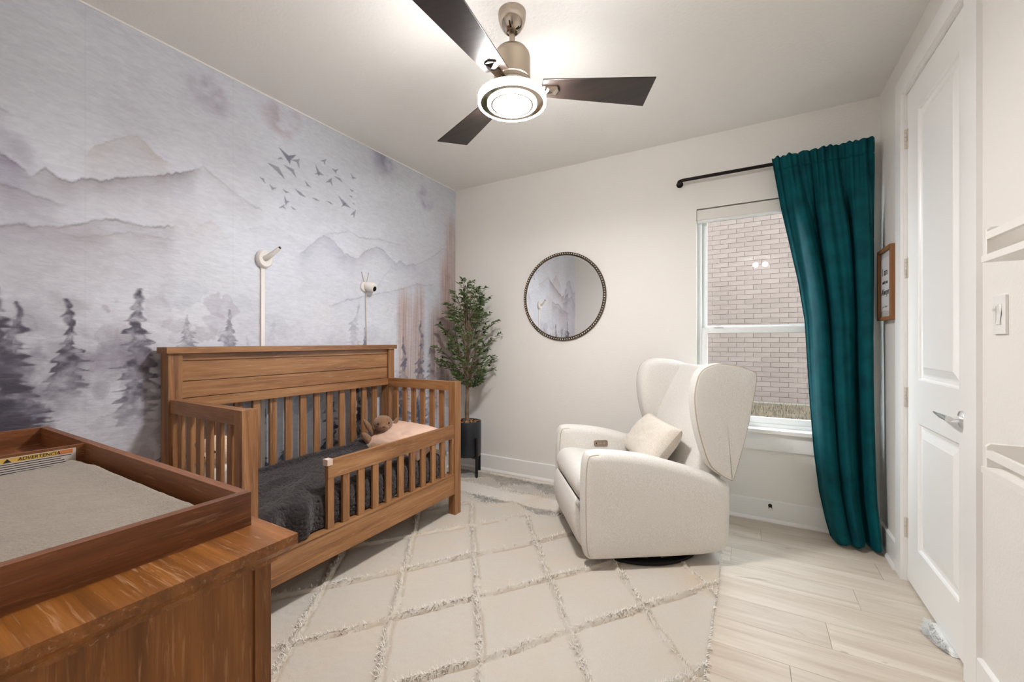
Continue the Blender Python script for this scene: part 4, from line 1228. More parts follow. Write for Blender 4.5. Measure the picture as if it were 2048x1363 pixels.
wing_o = shift([(0.583, 1.000), (0.606, 1.053), (0.650, 1.084), (0.715, 1.097), (0.83, 1.084), (0.925, 1.052), (0.940, 1.035), (0.936, 0.98), (0.890, 0.763), (0.834, 0.575), (0.798, 0.478), (0.778, 0.468), (0.700, 0.513), (0.645, 0.580), (0.590, 0.757), (0.571, 0.905)])
wing_s = spline(wing_o, 112)
for sgn in (-1, 1):
    bm = pad(bmesh.new(), wing_s, -0.408, -0.300, 0.010, 0.050, 5, 0.0)
    if sgn > 0:
        bmesh.ops.scale(bm, vec=(1, -1, 1), verts=bm.verts); bmesh.ops.reverse_faces(bm, faces=bm.faces)
    # wings splay a little: the front edge leans outwards
    for v in bm.verts:
        v.co.y += sgn * (-0.10) * max(0.0, v.co.x - 0.30)
    wg = mk('wing', bm, M_fab, chair, local=True, angle=60)
    q = inset(wing_s, 0.004)
    pts = [(x, sgn * 0.402 + sgn * (-0.10) * max(0.0, x - 0.30), z) for x, z in q]
    mk('piping', tube(bmesh.new(), pts + [pts[0]], 0.0046, 6, cap=False), M_seam, wg, local=True)
M_black = mat('black_steel', S(20, 19, 20), 0.4, 0.6)
bm = bmesh.new()
lathe(bm, [(0.335, 0.0), (0.375, 0.0), (0.380, 0.006), (0.378, 0.018), (0.365, 0.026), (0.345, 0.026), (0.335, 0.018)], 64, cap=False)
box(bm, -0.35, 0.35, -0.03, 0.03, 0.004, 0.02); box(bm, -0.03, 0.03, -0.35, 0.35, 0.004, 0.02)
lathe(bm, [(0.09, 0.004), (0.09, 0.04), (0.05, 0.06)], 24)
mk('swivel_base', bm, M_black, chair, local=True)
# control plate on the far arm's inner face
cp = mk('control_plate', prism(bmesh.new(), shift([(0.222, 0.500), (0.228, 0.493), (0.312, 0.493), (0.318, 0.500), (0.318, 0.528), (0.312, 0.534), (0.228, 0.534), (0.222, 0.528)]), 0.2805, 0.290, 'xz'), mat('taupe_metal', S(150, 132, 118), 0.35, 0.5), chair, local=True, bevel=0.0015, seg=1)
bm = bmesh.new()
for sx_ in (0.250, 0.268, 0.292):
    lathe(bm, [(0.007, 0), (0.007, 0.002), (0.005, 0.003), (0, 0.003)], 14, Matrix.Translation((sx_ - 0.39, 0.2805, 0.5)) @ Matrix.Rotation(PI / 2, 4, 'X'))
mk('buttons', bm, mat('button_metal', S(172, 158, 146), 0.3, 0.6), cp, local=True)
mk('usb_port', B(0.236 - 0.39, 0.241 - 0.39, 0.279, 0.2815, 0.494, 0.506), M_black, cp, local=True, smooth=False)
# lumbar pillow
M_linen = boucle('oatmeal_weave', S(200, 188, 172), S(232, 224, 212))
Mp = Matrix.Translation((CO.x, CO.y, 0)) @ Matrix.Rotation(CA, 4, 'Z') @ Matrix.Translation((0.118, 0.010, 0.598)) @ Matrix.Rotation(math.radians(-96), 4, 'Z') @ Matrix.Rotation(math.radians(52), 4, 'X')
cushion('lumbar_pillow', 0.54, 0.30, 0.17, M_linen, Mp, 'small oatmeal woven lumbar pillow leaning on the armchair back', 'pillow', puff=0.45, wr=0.02, seed=5)

# ------------------------------------------------------------------ ceiling fan with ring lamp
FX, FY = -0.944, 1.650
fan = thing('ceiling_fan', 'three-blade dark ceiling fan with brushed nickel motor and lit crystal ring lamp', 'fan', (FX, FY, 2.26))
FM = Matrix.Translation((FX, FY, 0))
M_nick = mat('brushed_nickel', S(186, 172, 154), 0.30, 1.0, bmp=((300, 300, 4), 0.10, 0.001))
M_pol = mat('polished_nickel', S(196, 184, 170), 0.06, 1.0)
mk('canopy', lathe(bmesh.new(), [(0.063, ZC), (0.064, 2.700), (0.062, 2.694), (0.063, 2.690), (0.062, 2.680), (0.055, 2.655), (0.042, 2.634), (0.030, 2.622), (0.026, 2.620), (0.024, 2.626), (0.0, 2.630)], 40, FM, cap=False), M_pol, fan)
mk('downrod', lathe(bmesh.new(), [(0.0125, 2.63), (0.0125, 2.555), (0.017, 2.553), (0.020, 2.545), (0.020, 2.535)], 20, FM), M_nick, fan)
mk('motor_housing', lathe(bmesh.new(), [(0.0, 2.549), (0.028, 2.548), (0.050, 2.544), (0.068, 2.535), (0.079, 2.519), (0.083, 2.500), (0.083, 2.405), (0.080, 2.402), (0.081, 2.396), (0.083, 2.393), (0.083, 2.366), (0.070, 2.358), (0.0, 2.356)], 48, FM), M_nick, fan)
mk('motor_band', lathe(bmesh.new(), [(0.0825, 2.394), (0.0845, 2.392), (0.0845, 2.382), (0.0835, 2.380), (0.0845, 2.378), (0.0845, 2.367), (0.0825, 2.365)], 48, FM, cap=False), M_pol, fan)
M_blade = wood('espresso_blade', S(26, 20, 18), S(40, 31, 27), S(52, 41, 35), axis='x', rough=0.38, amount=0.3)
for k in range(3):
    aa = math.radians(33.0 + 120 * k)
    RM = FM @ Matrix.Rotation(aa, 4, 'Z') @ Matrix.Translation((0, 0, 2.372)) @ Matrix.Rotation(math.radians(-7), 4, 'X')
    bm = prism(bmesh.new(), [(0.135, -0.058), (0.632, -0.094), (0.640, 0.092), (0.135, 0.052)], -0.003, 0.003, 'xy')
    bmesh.ops.transform(bm, matrix=RM, verts=bm.verts)
    bl = mk('blade', bm, M_blade, fan, bevel=0.0012, seg=1)
    bm = bmesh.new()
    pr = [(0.085, -0.020), (0.200, -0.030), (0.214, 0.0), (0.200, 0.030), (0.085, 0.020)]
    prism(bm, pr, -0.0105, -0.003, 'xy')
    top = bm.verts.new((0.185, 0.0, -0.021))
    bl4 = [bm.verts.new(p) for p in ((0.150, -0.026, -0.0105), (0.205, -0.026, -0.0105), (0.205, 0.026, -0.0105), (0.150, 0.026, -0.0105))]
    for j in range(4): bm.faces.new((bl4[j], bl4[(j + 1) % 4], top))
    box(bm, 0.055, 0.105, -0.018, 0.018, -0.012, -0.003)
    bmesh.ops.recalc_face_normals(bm, faces=bm.faces)
    bmesh.ops.transform(bm, matrix=RM, verts=bm.verts)
    mk('blade_iron', bm, M_pol, bl, smooth=False)
lamp = mk('lamp_fitter', lathe(bmesh.new(), [(0.060, 2.358), (0.066, 2.350), (0.066, 2.336), (0.058, 2.332), (0.052, 2.326), (0.052, 2.312), (0.0, 2.310)], 40, FM), M_pol, fan)
# square-section rings, chrome face between two crystal bands
def ring(bm, r0, r1, z0, z1, n=72):
    lathe(bm, [(r0, z0), (r1, z0), (r1, z1), (r0, z1), (r0, z0)], n, FM, cap=False)
    return bm
def lamp_mat(name, col, st):
    m, nt, b = base_mat(name)
    b.inputs['Base Color'].default_value = (0.8, 0.78, 0.74, 1)
    b.inputs['Roughness'].default_value = 0.2
    v = N(nt, 'ShaderNodeTexVoronoi'); v.inputs['Scale'].default_value = 120
    nt.links.new(coords(nt), v.inputs['Vector'])
    r = ramp(nt, v.outputs['Distance'], [(0.05, (0.45, 0.45, 0.45, 1)), (0.6, (1.3, 1.3, 1.3, 1))])
    b.inputs['Emission Color'].default_value = col
    mu = N(nt, 'ShaderNodeMath', operation='MULTIPLY'); mu.inputs[1].default_value = st
    nt.links.new(r, mu.inputs[0]); nt.links.new(mu.outputs[0], b.inputs['Emission Strength'])
    return m
WARM = (1.0, 0.985, 0.985, 1)
M_cry = lamp_mat('lit_crystal', (1.0, 0.99, 0.985, 1), LAMP_RING)
mk('crystal_ring', ring(bmesh.new(), 0.143, 0.154, 2.296, 2.326), M_cry, lamp)
mk('crystal_ring', ring(bmesh.new(), 0.097, 0.112, 2.292, 2.306), M_cry, lamp)
mk('chrome_ring', ring(bmesh.new(), 0.112, 0.143, 2.297, 2.302), M_pol, lamp)
mk('lamp_back', ring(bmesh.new(), 0.052, 0.143, 2.312, 2.316), M_pol, lamp)
mk('ring_cover', ring(bmesh.new(), 0.050, 0.1475, 2.3265, 2.3295), M_nick, lamp)  # unseen cap added to cut the ring's light on the ceiling
mk('lamp_rim', ring(bmesh.new(), 0.088, 0.097, 2.289, 2.312), M_pol, lamp)
mk('lamp_disc', lathe(bmesh.new(), [(0.0, 2.291), (0.088, 2.291), (0.088, 2.300), (0.0, 2.300)], 48, FM), mat('lit_diffuser', (0.8, 0.8, 0.8, 1), 0.5, emit=(WARM, LAMP_DISC)), lamp)

# hall ceiling lamp behind the camera (it shows in the window glass)
hl = thing('hall_ceiling_lamp', 'frosted hall ceiling lamp outside the nursery doorway', 'lamp', (0.142, -1.9, ZC))
HM = Matrix.Translation((0.142, -1.9, 0))
mk('lamp_base', lathe(bmesh.new(), [(0.10, ZC), (0.10, 2.69), (0.02, 2.68), (0.02, 2.63), (0, 2.63)], 32, HM), M_pol, hl)
for sx_ in (-0.075, 0.075):
    mk('shade', ball(bmesh.new(), (0.142 + sx_, -1.9, 2.60), (0.045, 0.045, 0.045), None, 24, 14), mat('lit_frosted_glass', (0.9, 0.88, 0.84, 1), 0.4, emit=((1.0, 0.99, 0.98, 1), HALL_LAMP)), hl)

# ------------------------------------------------------------------ round mirror
mir = thing('wall_mirror', 'round wall mirror in a thin beaded silver frame', 'mirror', (-1.396, YB, 1.600))
MM = Matrix.Translation((-1.396, YB - 0.001, 1.600)) @ Matrix.Rotation(PI / 2, 4, 'X')
M_silver = mat('aged_silver', S(216, 208, 196), 0.22, 1.0)
mk('frame', lathe(bmesh.new(), [(0.350, 0.0), (0.3775, 0.0), (0.3775, 0.014), (0.3740, 0.017), (0.3705, 0.011), (0.3605, 0.011), (0.3570, 0.016), (0.3545, 0.012), (0.350, 0.010)], 120, MM, cap=False), mat('dark_silver', S(112, 100, 88), 0.35, 1.0), mir)
mk('mirror_glass', lathe(bmesh.new(), [(0.0, 0.008), (0.354, 0.008), (0.354, 0.010), (0.0, 0.010)], 120, MM), mat('mirror_silvering', (0.92, 0.93, 0.93, 1), 0.004, 1.0), mir, smooth=False)
bm = bmesh.new()
nb_ = 112
for k in range(nb_):
    a = 2 * PI * k / nb_
    bmesh.ops.create_icosphere(bm, subdivisions=1, radius=0.0080, matrix=MM @ Matrix.Translation((0.3655 * math.cos(a), 0.3655 * math.sin(a), 0.017)))
tag(mk('beading', bm, M_silver, mir, angle=80), kind='stuff')

# ------------------------------------------------------------------ curtain rod and velvet curtain
rod = thing('curtain_rod', 'black wraparound curtain rod above the window', 'curtain rod', (0.1, YB, 2.38))
M_rod = mat('black_rod', S(30, 25, 24), 0.35, 0.7)
ry = YB - 0.085
pts = [(-0.462, YB - 0.004, 2.382), (-0.462, YB - 0.05, 2.382)] + [(-0.462 + 0.035 * (1 - math.cos(t)), YB - 0.05 - 0.035 * math.sin(t), 2.382) for t in np.linspace(0.2, PI / 2, 7)]
mk('rod_tube', tube(bmesh.new(), pts + [(0.0, ry, 2.382), (0.5, ry, 2.382), (0.575, ry, 2.382), (0.600, ry + 0.030, 2.382), (0.602, YB - 0.004, 2.382)], 0.0115, 14), M_rod, rod)
for xx in (-0.462, 0.602):
    mk('wall_flange', lathe(bmesh.new(), [(0.024, 0.0), (0.024, 0.006), (0.018, 0.012), (0.011, 0.014), (0.011, 0.02)], 24, Matrix.Translation((xx, YB - 0.001, 2.382)) @ Matrix.Rotation(PI / 2, 4, 'X')), M_rod, rod)
def velvet():
    m, nt, b = base_mat('teal_velvet')
    g = noise(nt, coords(nt), 9, 3, 0.6)
    nt.links.new(ramp(nt, g, [(0.3, S(0, 58, 66)), (0.7, S(0, 78, 84))]), b.inputs['Base Color'])
    b.inputs['Roughness'].default_value = 0.75
    b.inputs['Sheen Weight'].default_value = 0.45
    b.inputs['Sheen Roughness'].default_value = 0.3
    b.inputs['Sheen Tint'].default_value = S(10, 130, 150)
    b.inputs['Specular IOR Level'].default_value = 0.15
    bump(nt, b, noise(nt, coords(nt), 500, 2), 0.15, 0.001)
    return m
def curtain_fn(U, V):
    """U 0..1 across, V height"""
    z = V
    xl = np.interp(z, [0.0, 0.10, 0.28, 0.53, 0.90, 1.35, 1.60, 1.85, 2.10, 2.40], [0.425, 0.400, 0.368, 0.342, 0.318, 0.296, 0.262, 0.215, 0.165, 0.118])
    xr = np.interp(z, [0.0, 0.3, 1.0, 1.8, 2.40], [0.655, 0.640, 0.636, 0.640, 0.634])
    yc = np.interp(z, [0.0, 0.5, 1.4, 2.3, 2.40], [3.140, 3.175, 3.200, ry - 0.030, ry - 0.030])
    low = sstep(2.36, 1.75, z)
    warp = U + 0.035 * np.sin(2 * PI * U * 2 + 1.0 + z * 0.7) * low
    big = np.sin(2 * PI * (3.0 * warp + 0.08 + 0.06 * np.sin(z * 1.3))) + 0.35 * np.sin(2 * PI * (7.0 * warp + 0.3)) * sstep(0.6, 2.0, z)
    sml = np.sin(2 * PI * (9.0 * U + 0.4 * np.sin(U * 13))) + 0.7 * np.sin(2 * PI * (15.0 * U + 0.1))
    sharp = np.sign(big) * np.abs(big) ** 0.7
    amp = 0.006 + 0.056 * low
    y = yc + amp * sharp + sml * (0.0065 * (1 - low) + 0.0015 * low) 
    env = np.sin(PI * np.clip(U, 0, 1)) ** 0.35
    x = xl + (xr - xl) * (U + 0.045 * np.sin(2 * PI * 3 * warp + 2.2) * low * env)
    # rod pocket and ruffle
    pocket = np.exp(-((z - 2.382) / 0.022) ** 2)
    y = y - 0.004 * pocket + 0.008 * np.exp(-((z - 2.338) / 0.006) ** 2)
    zz = z + (z > 2.388) * 0.012 * (vnoise(U * 34, U * 0, 160) - 0.4) + (z > 2.388) * 0.010 * (U)
    # hem kicks on the floor
    zz = zz + 0.012 * (1 + np.sin(2 * PI * 3.0 * warp + 2.6)) * sstep(0.35, 0.0, z)
    y = np.minimum(y, YB - 0.030)
    return x, y, zz
me = grid_mesh('velvet_curtain', np.linspace(0, 1, 240), np.concatenate([np.linspace(0.012, 2.28, 110), np.linspace(2.285, 2.415, 34)]), curtain_fn, velvet())
ob = tag(link('velvet_curtain', me), 'dark teal velvet curtain gathered at the right of the window', 'curtain')
sd = ob.modifiers.new('thick', 'SOLIDIFY'); sd.thickness = 0.003; sd.offset = 0

# ------------------------------------------------------------------ framed verse on the right wall
fr = thing('framed_sign', 'oak-framed print reading I am with you Always', 'sign', (XR, 3.095, 1.34))
SW = wood('sign_oak', S(130, 84, 46), S(164, 112, 68), S(186, 136, 90), axis='z', amount=0.4)
fy0, fy1, fz0, fz1, fxo = 2.960, 3.232, 1.338, 1.745, 0.648
for a in ((fxo, XR - 0.001, fy0, fy0 + 0.018, fz0, fz1), (fxo, XR - 0.001, fy1 - 0.018, fy1, fz0, fz1), (fxo, XR - 0.001, fy0 + 0.018, fy1 - 0.018, fz0, fz0 + 0.018), (fxo, XR - 0.001, fy0 + 0.018, fy1 - 0.018, fz1 - 0.018, fz1)):
    mk('frame_side', B(*a), SW, fr, bevel=0.002, seg=1)
mk('backing', B(XR - 0.018, XR - 0.002, fy0 + 0.018, fy1 - 0.018, fz0 + 0.018, fz1 - 0.018), mat('pale_backing', S(206, 202, 202), 0.7), fr, smooth=False)
rag = []
rg = random.Random(4)
cy, cz, hw, hh = 3.113, (fz0 + fz1) / 2, 0.078, 0.150
for k in range(14): rag.append((cy - hw + 2 * hw * k / 13, cz - hh + rg.uniform(-0.004, 0.004)))
for k in range(1, 20): rag.append((cy + hw + rg.uniform(-0.0025, 0.0025), cz - hh + 2 * hh * k / 20))
for k in range(14): rag.append((cy + hw - 2 * hw * k / 13, cz + hh + rg.uniform(-0.004, 0.004)))
for k in range(1, 20): rag.append((cy - hw + rg.uniform(-0.0025, 0.0025), cz + hh - 2 * hh * k / 20))
sheet = mk('torn_paper', prism(bmesh.new(), rag, XR - 0.0205, XR - 0.019, 'yz'), mat('white_paper', S(228, 226, 228), 0.7), fr, smooth=False)
M_txt = mat('black_ink', S(24, 24, 28), 0.6)
tx = XR - 0.0212
text_mesh('text_line', 'I am', 0.060, M_txt, sheet, (tx, cy, 1.610), (PI / 2, 0, -PI / 2))
text_mesh('text_line', 'with you', 0.030, M_txt, sheet, (tx, cy, 1.553), (PI / 2, 0, -PI / 2), shear=0.1)
text_mesh('text_line', 'Always', 0.052, M_txt, sheet, (tx, cy, 1.497), (PI / 2, 0, -PI / 2), shear=0.35)
bm = bmesh.new()
tube(bm, [(tx, cy + 0.05, 1.412), (tx, cy + 0.02, 1.414), (tx, cy - 0.005, 1.413)], 0.0012, 6)
ball(bm, (tx, cy - 0.018, 1.415), (0.001, 0.005, 0.007)); tube(bm, [(tx, cy - 0.03, 1.412), (tx, cy - 0.045, 1.417)], 0.0012, 6)
mk('ink_flourish', bm, M_txt, sheet)

# ------------------------------------------------------------------ wall ledges and switch
M_led = mat('white_ledge', S(238, 234, 228), 0.35)
def ledge(zb, label, zt_end, r0, r1):
    t = thing('wall_ledge', label, 'shelf', (XR, 1.25, zb), group='white wall ledges')
    ya, yb = 0.60, 1.738
    mk('ledge_bottom', B(0.582, XR - 0.001, ya, yb, zb, zb + 0.019), M_led, t, bevel=0.002, seg=1)
    mk('ledge_back', B(XR - 0.014, XR - 0.001, ya, yb - 0.012, zb + 0.019, zt_end), M_led, t, bevel=0.002, seg=1)
    for y_ in (yb - 0.014, ya + 0.002):
        bm = prism(bmesh.new(), [(XR - 0.002, zb + 0.019), (0.588, zb + 0.019), (0.588, zt_end - 0.008), (0.596, zt_end), (XR - 0.002, zt_end)], y_, y_ + 0.012, 'xz')
        mk('ledge_end', bm, M_led, t, bevel=0.001, seg=1)
    mk('front_rail', B(0.588, 0.600, ya + 0.014, yb - 0.014, r0, r1), M_led, t, bevel=0.002, seg=1)
    return t
ledge(1.448, 'upper white wall ledge above the light switch', 1.548, 1.512, 1.534)
ledge(0.838, 'lower white wall ledge below the light switch', 0.925, 0.884, 0.906)
sw = thing('light_switch', 'white rocker light switch between the wall ledges', 'switch', (XR, 1.893, 1.24))
M_sw = mat('switch_plastic', S(240, 238, 234), 0.25)
mk('switch_plate', B(XR - 0.007, XR - 0.0005, 1.855, 1.931, 1.242, 1.362), M_sw, sw, bevel=0.004, seg=3)
bm = prism(bmesh.new(), [(XR - 0.006, 1.270), (XR - 0.012, 1.272), (XR - 0.008, 1.300), (XR - 0.0085, 1.334), (XR - 0.006, 1.336)], 1.877, 1.902, 'xz')
mk('rocker', bm, M_sw, sw, bevel=0.001, seg=1)
mk('dimmer_slide', B(XR - 0.010, XR - 0.006, 1.908, 1.914, 1.275, 1.330), M_sw, sw, bevel=0.001, seg=1)
mk('dimmer_tab', B(XR - 0.015, XR - 0.010, 1.907, 1.915, 1.315, 1.323), M_sw, sw, bevel=0.001, seg=1)

# ------------------------------------------------------------------ cameras on the mural wall
M_wp = mat('white_plastic', S(232, 226, 220), 0.3)
mo = thing('monitor_mount', 'white wall mount with slanted arm and cord cover', 'monitor mount', (XL, 1.437, 1.715))
Rz = Matrix.Rotation(PI / 2, 4, 'Y')
bm = lathe(bmesh.new(), [(0.050, 0.0), (0.052, 0.012), (0.050, 0.026), (0.043, 0.034), (0.0, 0.036)], 32, Matrix.Translation((XL + 0.001, 1.437, 1.712)) @ Rz @ Matrix.Diagonal((1.08, 0.9, 1, 1)))
mk('mount_plate', bm, M_wp, mo)
mk('mount_arm', tube(bmesh.new(), [(XL + 0.03, 1.432, 1.712), (XL + 0.055, 1.437, 1.718), (XL + 0.085, 1.452, 1.742), (XL + 0.115, 1.470, 1.772)], [0.017, 0.016, 0.013, 0.011], 16), M_wp, mo)
mk('arm_tip', tube(bmesh.new(), [(XL + 0.114, 1.4695, 1.771), (XL + 0.120, 1.473, 1.777), (XL + 0.121, 1.474, 1.778)], [0.008, 0.007, 0.002], 12), mat('dark_plastic', S(42, 40, 42), 0.4), mo)
bm = B(XL + 0.0005, XL + 0.012, 1.421, 1.443, 0.15, 1.668)
mk('cord_cover', bm, M_wp, mo, bevel=0.004, seg=2)
mo2 = thing('baby_camera', 'white round nursery camera with thin cable loops', 'camera', (XL, 2.205, 1.60))
bm = lathe(bmesh.new(), [(0.034, 0.0), (0.036, 0.006), (0.034, 0.016), (0.02, 0.020), (0, 0.020)], 28, Matrix.Translation((XL + 0.001, 2.190, 1.630)) @ Rz)
mk('mount_plate', bm, M_wp, mo2)
CM = Matrix.Translation((XL + 0.055, 2.215, 1.628)) @ Matrix.Rotation(math.radians(-35), 4, 'Z') @ Matrix.Rotation(math.radians(68 + 90), 4, 'Y').to_4x4()
body = mk('camera_body', lathe(bmesh.new(), [(0.0, -0.040), (0.028, -0.036), (0.036, -0.022), (0.038, 0.0), (0.036, 0.024), (0.030, 0.034), (0, 0.036)], 28, Matrix.Translation((XL + 0.052, 2.212, 1.630)) @ Matrix.Rotation(math.radians(20), 4, 'Z') @ Matrix.Rotation(math.radians(105), 4, 'Y')), M_wp, mo2)
LM = Matrix.Translation((XL + 0.052, 2.212, 1.630)) @ Matrix.Rotation(math.radians(20), 4, 'Z') @ Matrix.Rotation(math.radians(105), 4, 'Y')
mk('lens', lathe(bmesh.new(), [(0.0, 0.041), (0.016, 0.041), (0.020, 0.038), (0.020, 0.030), (0, 0.030)], 24, LM @ Matrix.Translation((0.008, 0, 0))), mat('lens_glass', S(12, 12, 14), 0.06), body)
M_cord = mat('beige_cord', S(206, 190, 174), 0.5)
mk('cable', tube(bmesh.new(), [(XL + 0.020, 2.20, 1.60), (XL + 0.010, 2.203, 1.55), (XL + 0.006, 2.208, 1.42), (XL + 0.006, 2.214, 1.25), (XL + 0.006, 2.216, 1.05), (XL + 0.006, 2.21, 0.6), (XL + 0.006, 2.2, 0.3)], 0.0035, 8), M_cord, mo2)
mk('cable_loop', tube(bmesh.new(), [(XL + 0.012, 2.196, 1.645), (XL + 0.010, 2.180, 1.69), (XL + 0.006, 2.170, 1.735), (XL + 0.006, 2.169, 1.742)], 0.003, 8), M_cord, mo2)
mk('cable_loop', tube(bmesh.new(), [(XL + 0.014, 2.206, 1.650), (XL + 0.012, 2.218, 1.69), (XL + 0.008, 2.232, 1.735), (XL + 0.008, 2.233, 1.740)], 0.003, 8), M_cord, mo2)

# ------------------------------------------------------------------ olive tree in a stand
PX, PY = -2.232, 3.085
stand = thing('plant_stand', 'black metal plant stand with slim legs', 'plant stand', (PX, PY, 0.012))
M_blk = mat('satin_black', S(18, 18, 20), 0.35, 0.3)
lw = 0.0095
for k in range(4):
    a = math.radians(-18 + 90 * k)
    c = Vector((PX + 0.137 * math.cos(a), PY + 0.137 * math.sin(a), 0))
    bm = B(-lw, lw, -lw, lw, 0.012, 0.360)
    bmesh.ops.transform(bm, matrix=Matrix.Translation(c) @ Matrix.Rotation(a, 4, 'Z'), verts=bm.verts)
    mk('leg', bm, M_blk, stand, bevel=0.0015, seg=1)
for k in range(2):
    a = math.radians(-18 + 90 * k)
    bm = B(-0.13, 0.13, -lw, lw, 0.176, 0.190)
    bmesh.ops.transform(bm, matrix=Matrix.Translation((PX, PY, 0)) @ Matrix.Rotation(a, 4, 'Z'), verts=bm.verts)
    mk('crossbar', bm, M_blk, stand, smooth=False)
tree = thing('potted_olive_tree', 'artificial olive tree with slender trunk in a black patterned pot', 'plant', (PX, PY, 0.191))
PM = Matrix.Translation((PX, PY, 0.191))
m, nt, b = base_mat('black_patterned_glaze')
wv = N(nt, 'ShaderNodeTexChecker'); wv.inputs['Scale'].default_value = 22
nt.links.new(coords(nt, (1, 1, 1)), wv.inputs['Vector'])
c = mixc(nt, noise(nt, coords(nt), 12, 3), S(16, 18, 22), S(38, 44, 52))
nt.links.new(c, b.inputs['Base Color']); b.inputs['Roughness'].default_value = 0.3
M_pot = m
mk('pot', lathe(bmesh.new(), [(0.0, 0.0), (0.116, 0.0), (0.122, 0.006), (0.126, 0.02), (0.126, 0.305), (0.124, 0.309), (0.118, 0.309), (0.116, 0.302), (0.116, 0.27), (0.0, 0.27)], 48, PM, cap=False), M_pot, tree)
mk('soil', lathe(bmesh.new(), [(0.115, 0.275), (0.07, 0.288), (0.0, 0.292)], 24, PM, cap=False), mat('dark_moss', S(58, 42, 30), 0.95, bmp=(60, 0.8, 0.02)), tree)
bm = bmesh.new()
rr = random.Random(8)
for k in range(46):
    a = rr.uniform(0, 2 * PI); r = rr.uniform(0.03, 0.10); h = rr.uniform(0.285, 0.312); d = rr.uniform(0, 2 * PI); L = rr.uniform(0.02, 0.045)
    c = Vector((PX + r * math.cos(a), PY + r * math.sin(a), 0.191 + h))
    e = Vector((math.cos(d), math.sin(d), rr.uniform(-0.25, 0.3))) * L
    tube(bm, [c - e * 0.5, c + Vector((0, 0, 0.006)), c + e * 0.5], [0.002, 0.005, 0.002], 5)
tag(mk('dry_leaves', bm, mat('dry_leaf', S(168, 128, 92), 0.8), tree), kind='stuff')
M_bark = mat('olive_bark', S(112, 92, 74), 0.9, bmp=((60, 60, 18), 0.8, 0.006), var=(14, S(140, 120, 100), 0.35, 0.65))
tp = [(PX, PY, 0.46), (PX - 0.006, PY, 0.60), (PX + 0.004, PY - 0.004, 0.72), (PX + 0.001, PY - 0.002, 0.84), (PX + 0.010, PY, 0.93)]
mk('trunk', tube(bmesh.new(), [tuple(p) for p in spline(tp, 24, closed=False)], list(np.linspace(0.020, 0.014, 25)), 12), M_bark, tree)
def crown_r(z):
    return float(np.interp(z, [0.78, 0.88, 1.0, 1.12, 1.25, 1.4, 1.55, 1.68, 1.78], [0.06, 0.15, 0.235, 0.28, 0.285, 0.235, 0.165, 0.10, 0.03]))
leaves = []; olives = []
topz = 0.93
rr = random.Random(21)
nbr = 0
for k in range(38):
    z1 = 0.84 + (1.76 - 0.84) * ((k + 0.5) / 38) ** 0.95
    az = k * 2.399 + rr.uniform(-0.3, 0.3)
    R1 = crown_r(z1) * rr.uniform(0.72, 1.0)
    z0 = min(max(0.80, z1 - 0.18 - R1 * 0.8), 1.30)
    st = Vector((PX + 0.008, PY, max(0.80, z0)))
    if z0 > 0.93: st = Vector((PX + 0.012 * math.cos(az), PY + 0.012 * math.sin(az), z0))
    en = Vector((PX + R1 * math.cos(az), PY + R1 * math.sin(az), z1))
    en.x = max(en.x, XL + 0.05); en.y = min(en.y, YB - 0.05)
    mid = st.lerp(en, 0.5) + Vector((0, 0, 0.05 * (1 if z1 > 1 else -0.2)))
    pts = [Vector(p) for p in spline([st, mid, en], 16, closed=False)]
    mk('branch', tube(bmesh.new(), pts, list(np.linspace(0.006, 0.0015, len(pts))), 6), M_bark, tree)
    # twigs carry paired leaves
    for s_ in range(6):
        t = 0.28 + 0.72 * s_ / 5
        p = pts[min(int(t * (len(pts) - 1)), len(pts) - 1)]
        ta = az + rr.uniform(-1.3, 1.3)
        td = Vector((math.cos(ta), math.sin(ta), rr.uniform(0.1, 0.9))).normalized()
        TL = rr.uniform(0.05, 0.11)
        for j in range(6):
            q = p + td * TL * (j + 0.6) / 6
            for sd_ in (-1, 1):
                la = ta + sd_ * rr.uniform(0.5, 1.1)
                ld = Vector((math.cos(la), math.sin(la), rr.uniform(-0.35, 0.75))).normalized()
                tip = q + ld * 0.05
                if tip.x < XL + 0.012 or tip.y > YB - 0.012: continue
                leaves.append((q, ld, rr.uniform(0.036, 0.056), rr.uniform(-1, 1)))
        if rr.random() < 0.22:
            olives.append(p + td * TL * 0.9 + Vector((0, 0, -0.008)))
mk('leader', tube(bmesh.new(), [(PX + 0.008, PY, 0.90), (PX - 0.004, PY + 0.004, 1.1), (PX + 0.006, PY, 1.35), (PX - 0.002, PY, 1.60), (PX - 0.004, PY, 1.72)], [0.012, 0.009, 0.006, 0.004, 0.002], 8), M_bark, tree)
for f_ in ((0.05, 0.03), (-0.06, -0.02), (0.02, -0.06)):
    mk('limb', tube(bmesh.new(), [(PX + 0.008, PY, 0.88), (PX + f_[0] * 0.6, PY + f_[1] * 0.6, 0.99), (PX + f_[0] * 1.2, PY + f_[1] * 1.2, 1.12), (PX + f_[0] * 1.9, PY + f_[1] * 1.9, 1.32)], [0.010, 0.008, 0.006, 0.003], 8), M_bark, tree)
m, nt, b = base_mat('olive_leaf')
oi = N(nt, 'ShaderNodeObjectInfo')
g = noise(nt, coords(nt), 25, 2)
c1 = ramp(nt, g, [(0.3, S(58, 82, 38)), (0.7, S(124, 148, 82))])
nt.links.new(mixc(nt, 0.5, c1, ramp(nt, oi.outputs['Random'], [(0, S(44, 66, 38)), (1, S(134, 148, 98))])), b.inputs['Base Color'])
b.inputs['Roughness'].default_value = 0.45
M_leaf = m
lv = np.array([(0, 0, 0), (0.3, -0.14, 0.03), (0.65, -0.13, 0.03), (1, 0, -0.04), (0.65, 0.13, 0.03), (0.3, 0.14, 0.03), (0.33, 0, 0.0), (0.66, 0, 0.0)])
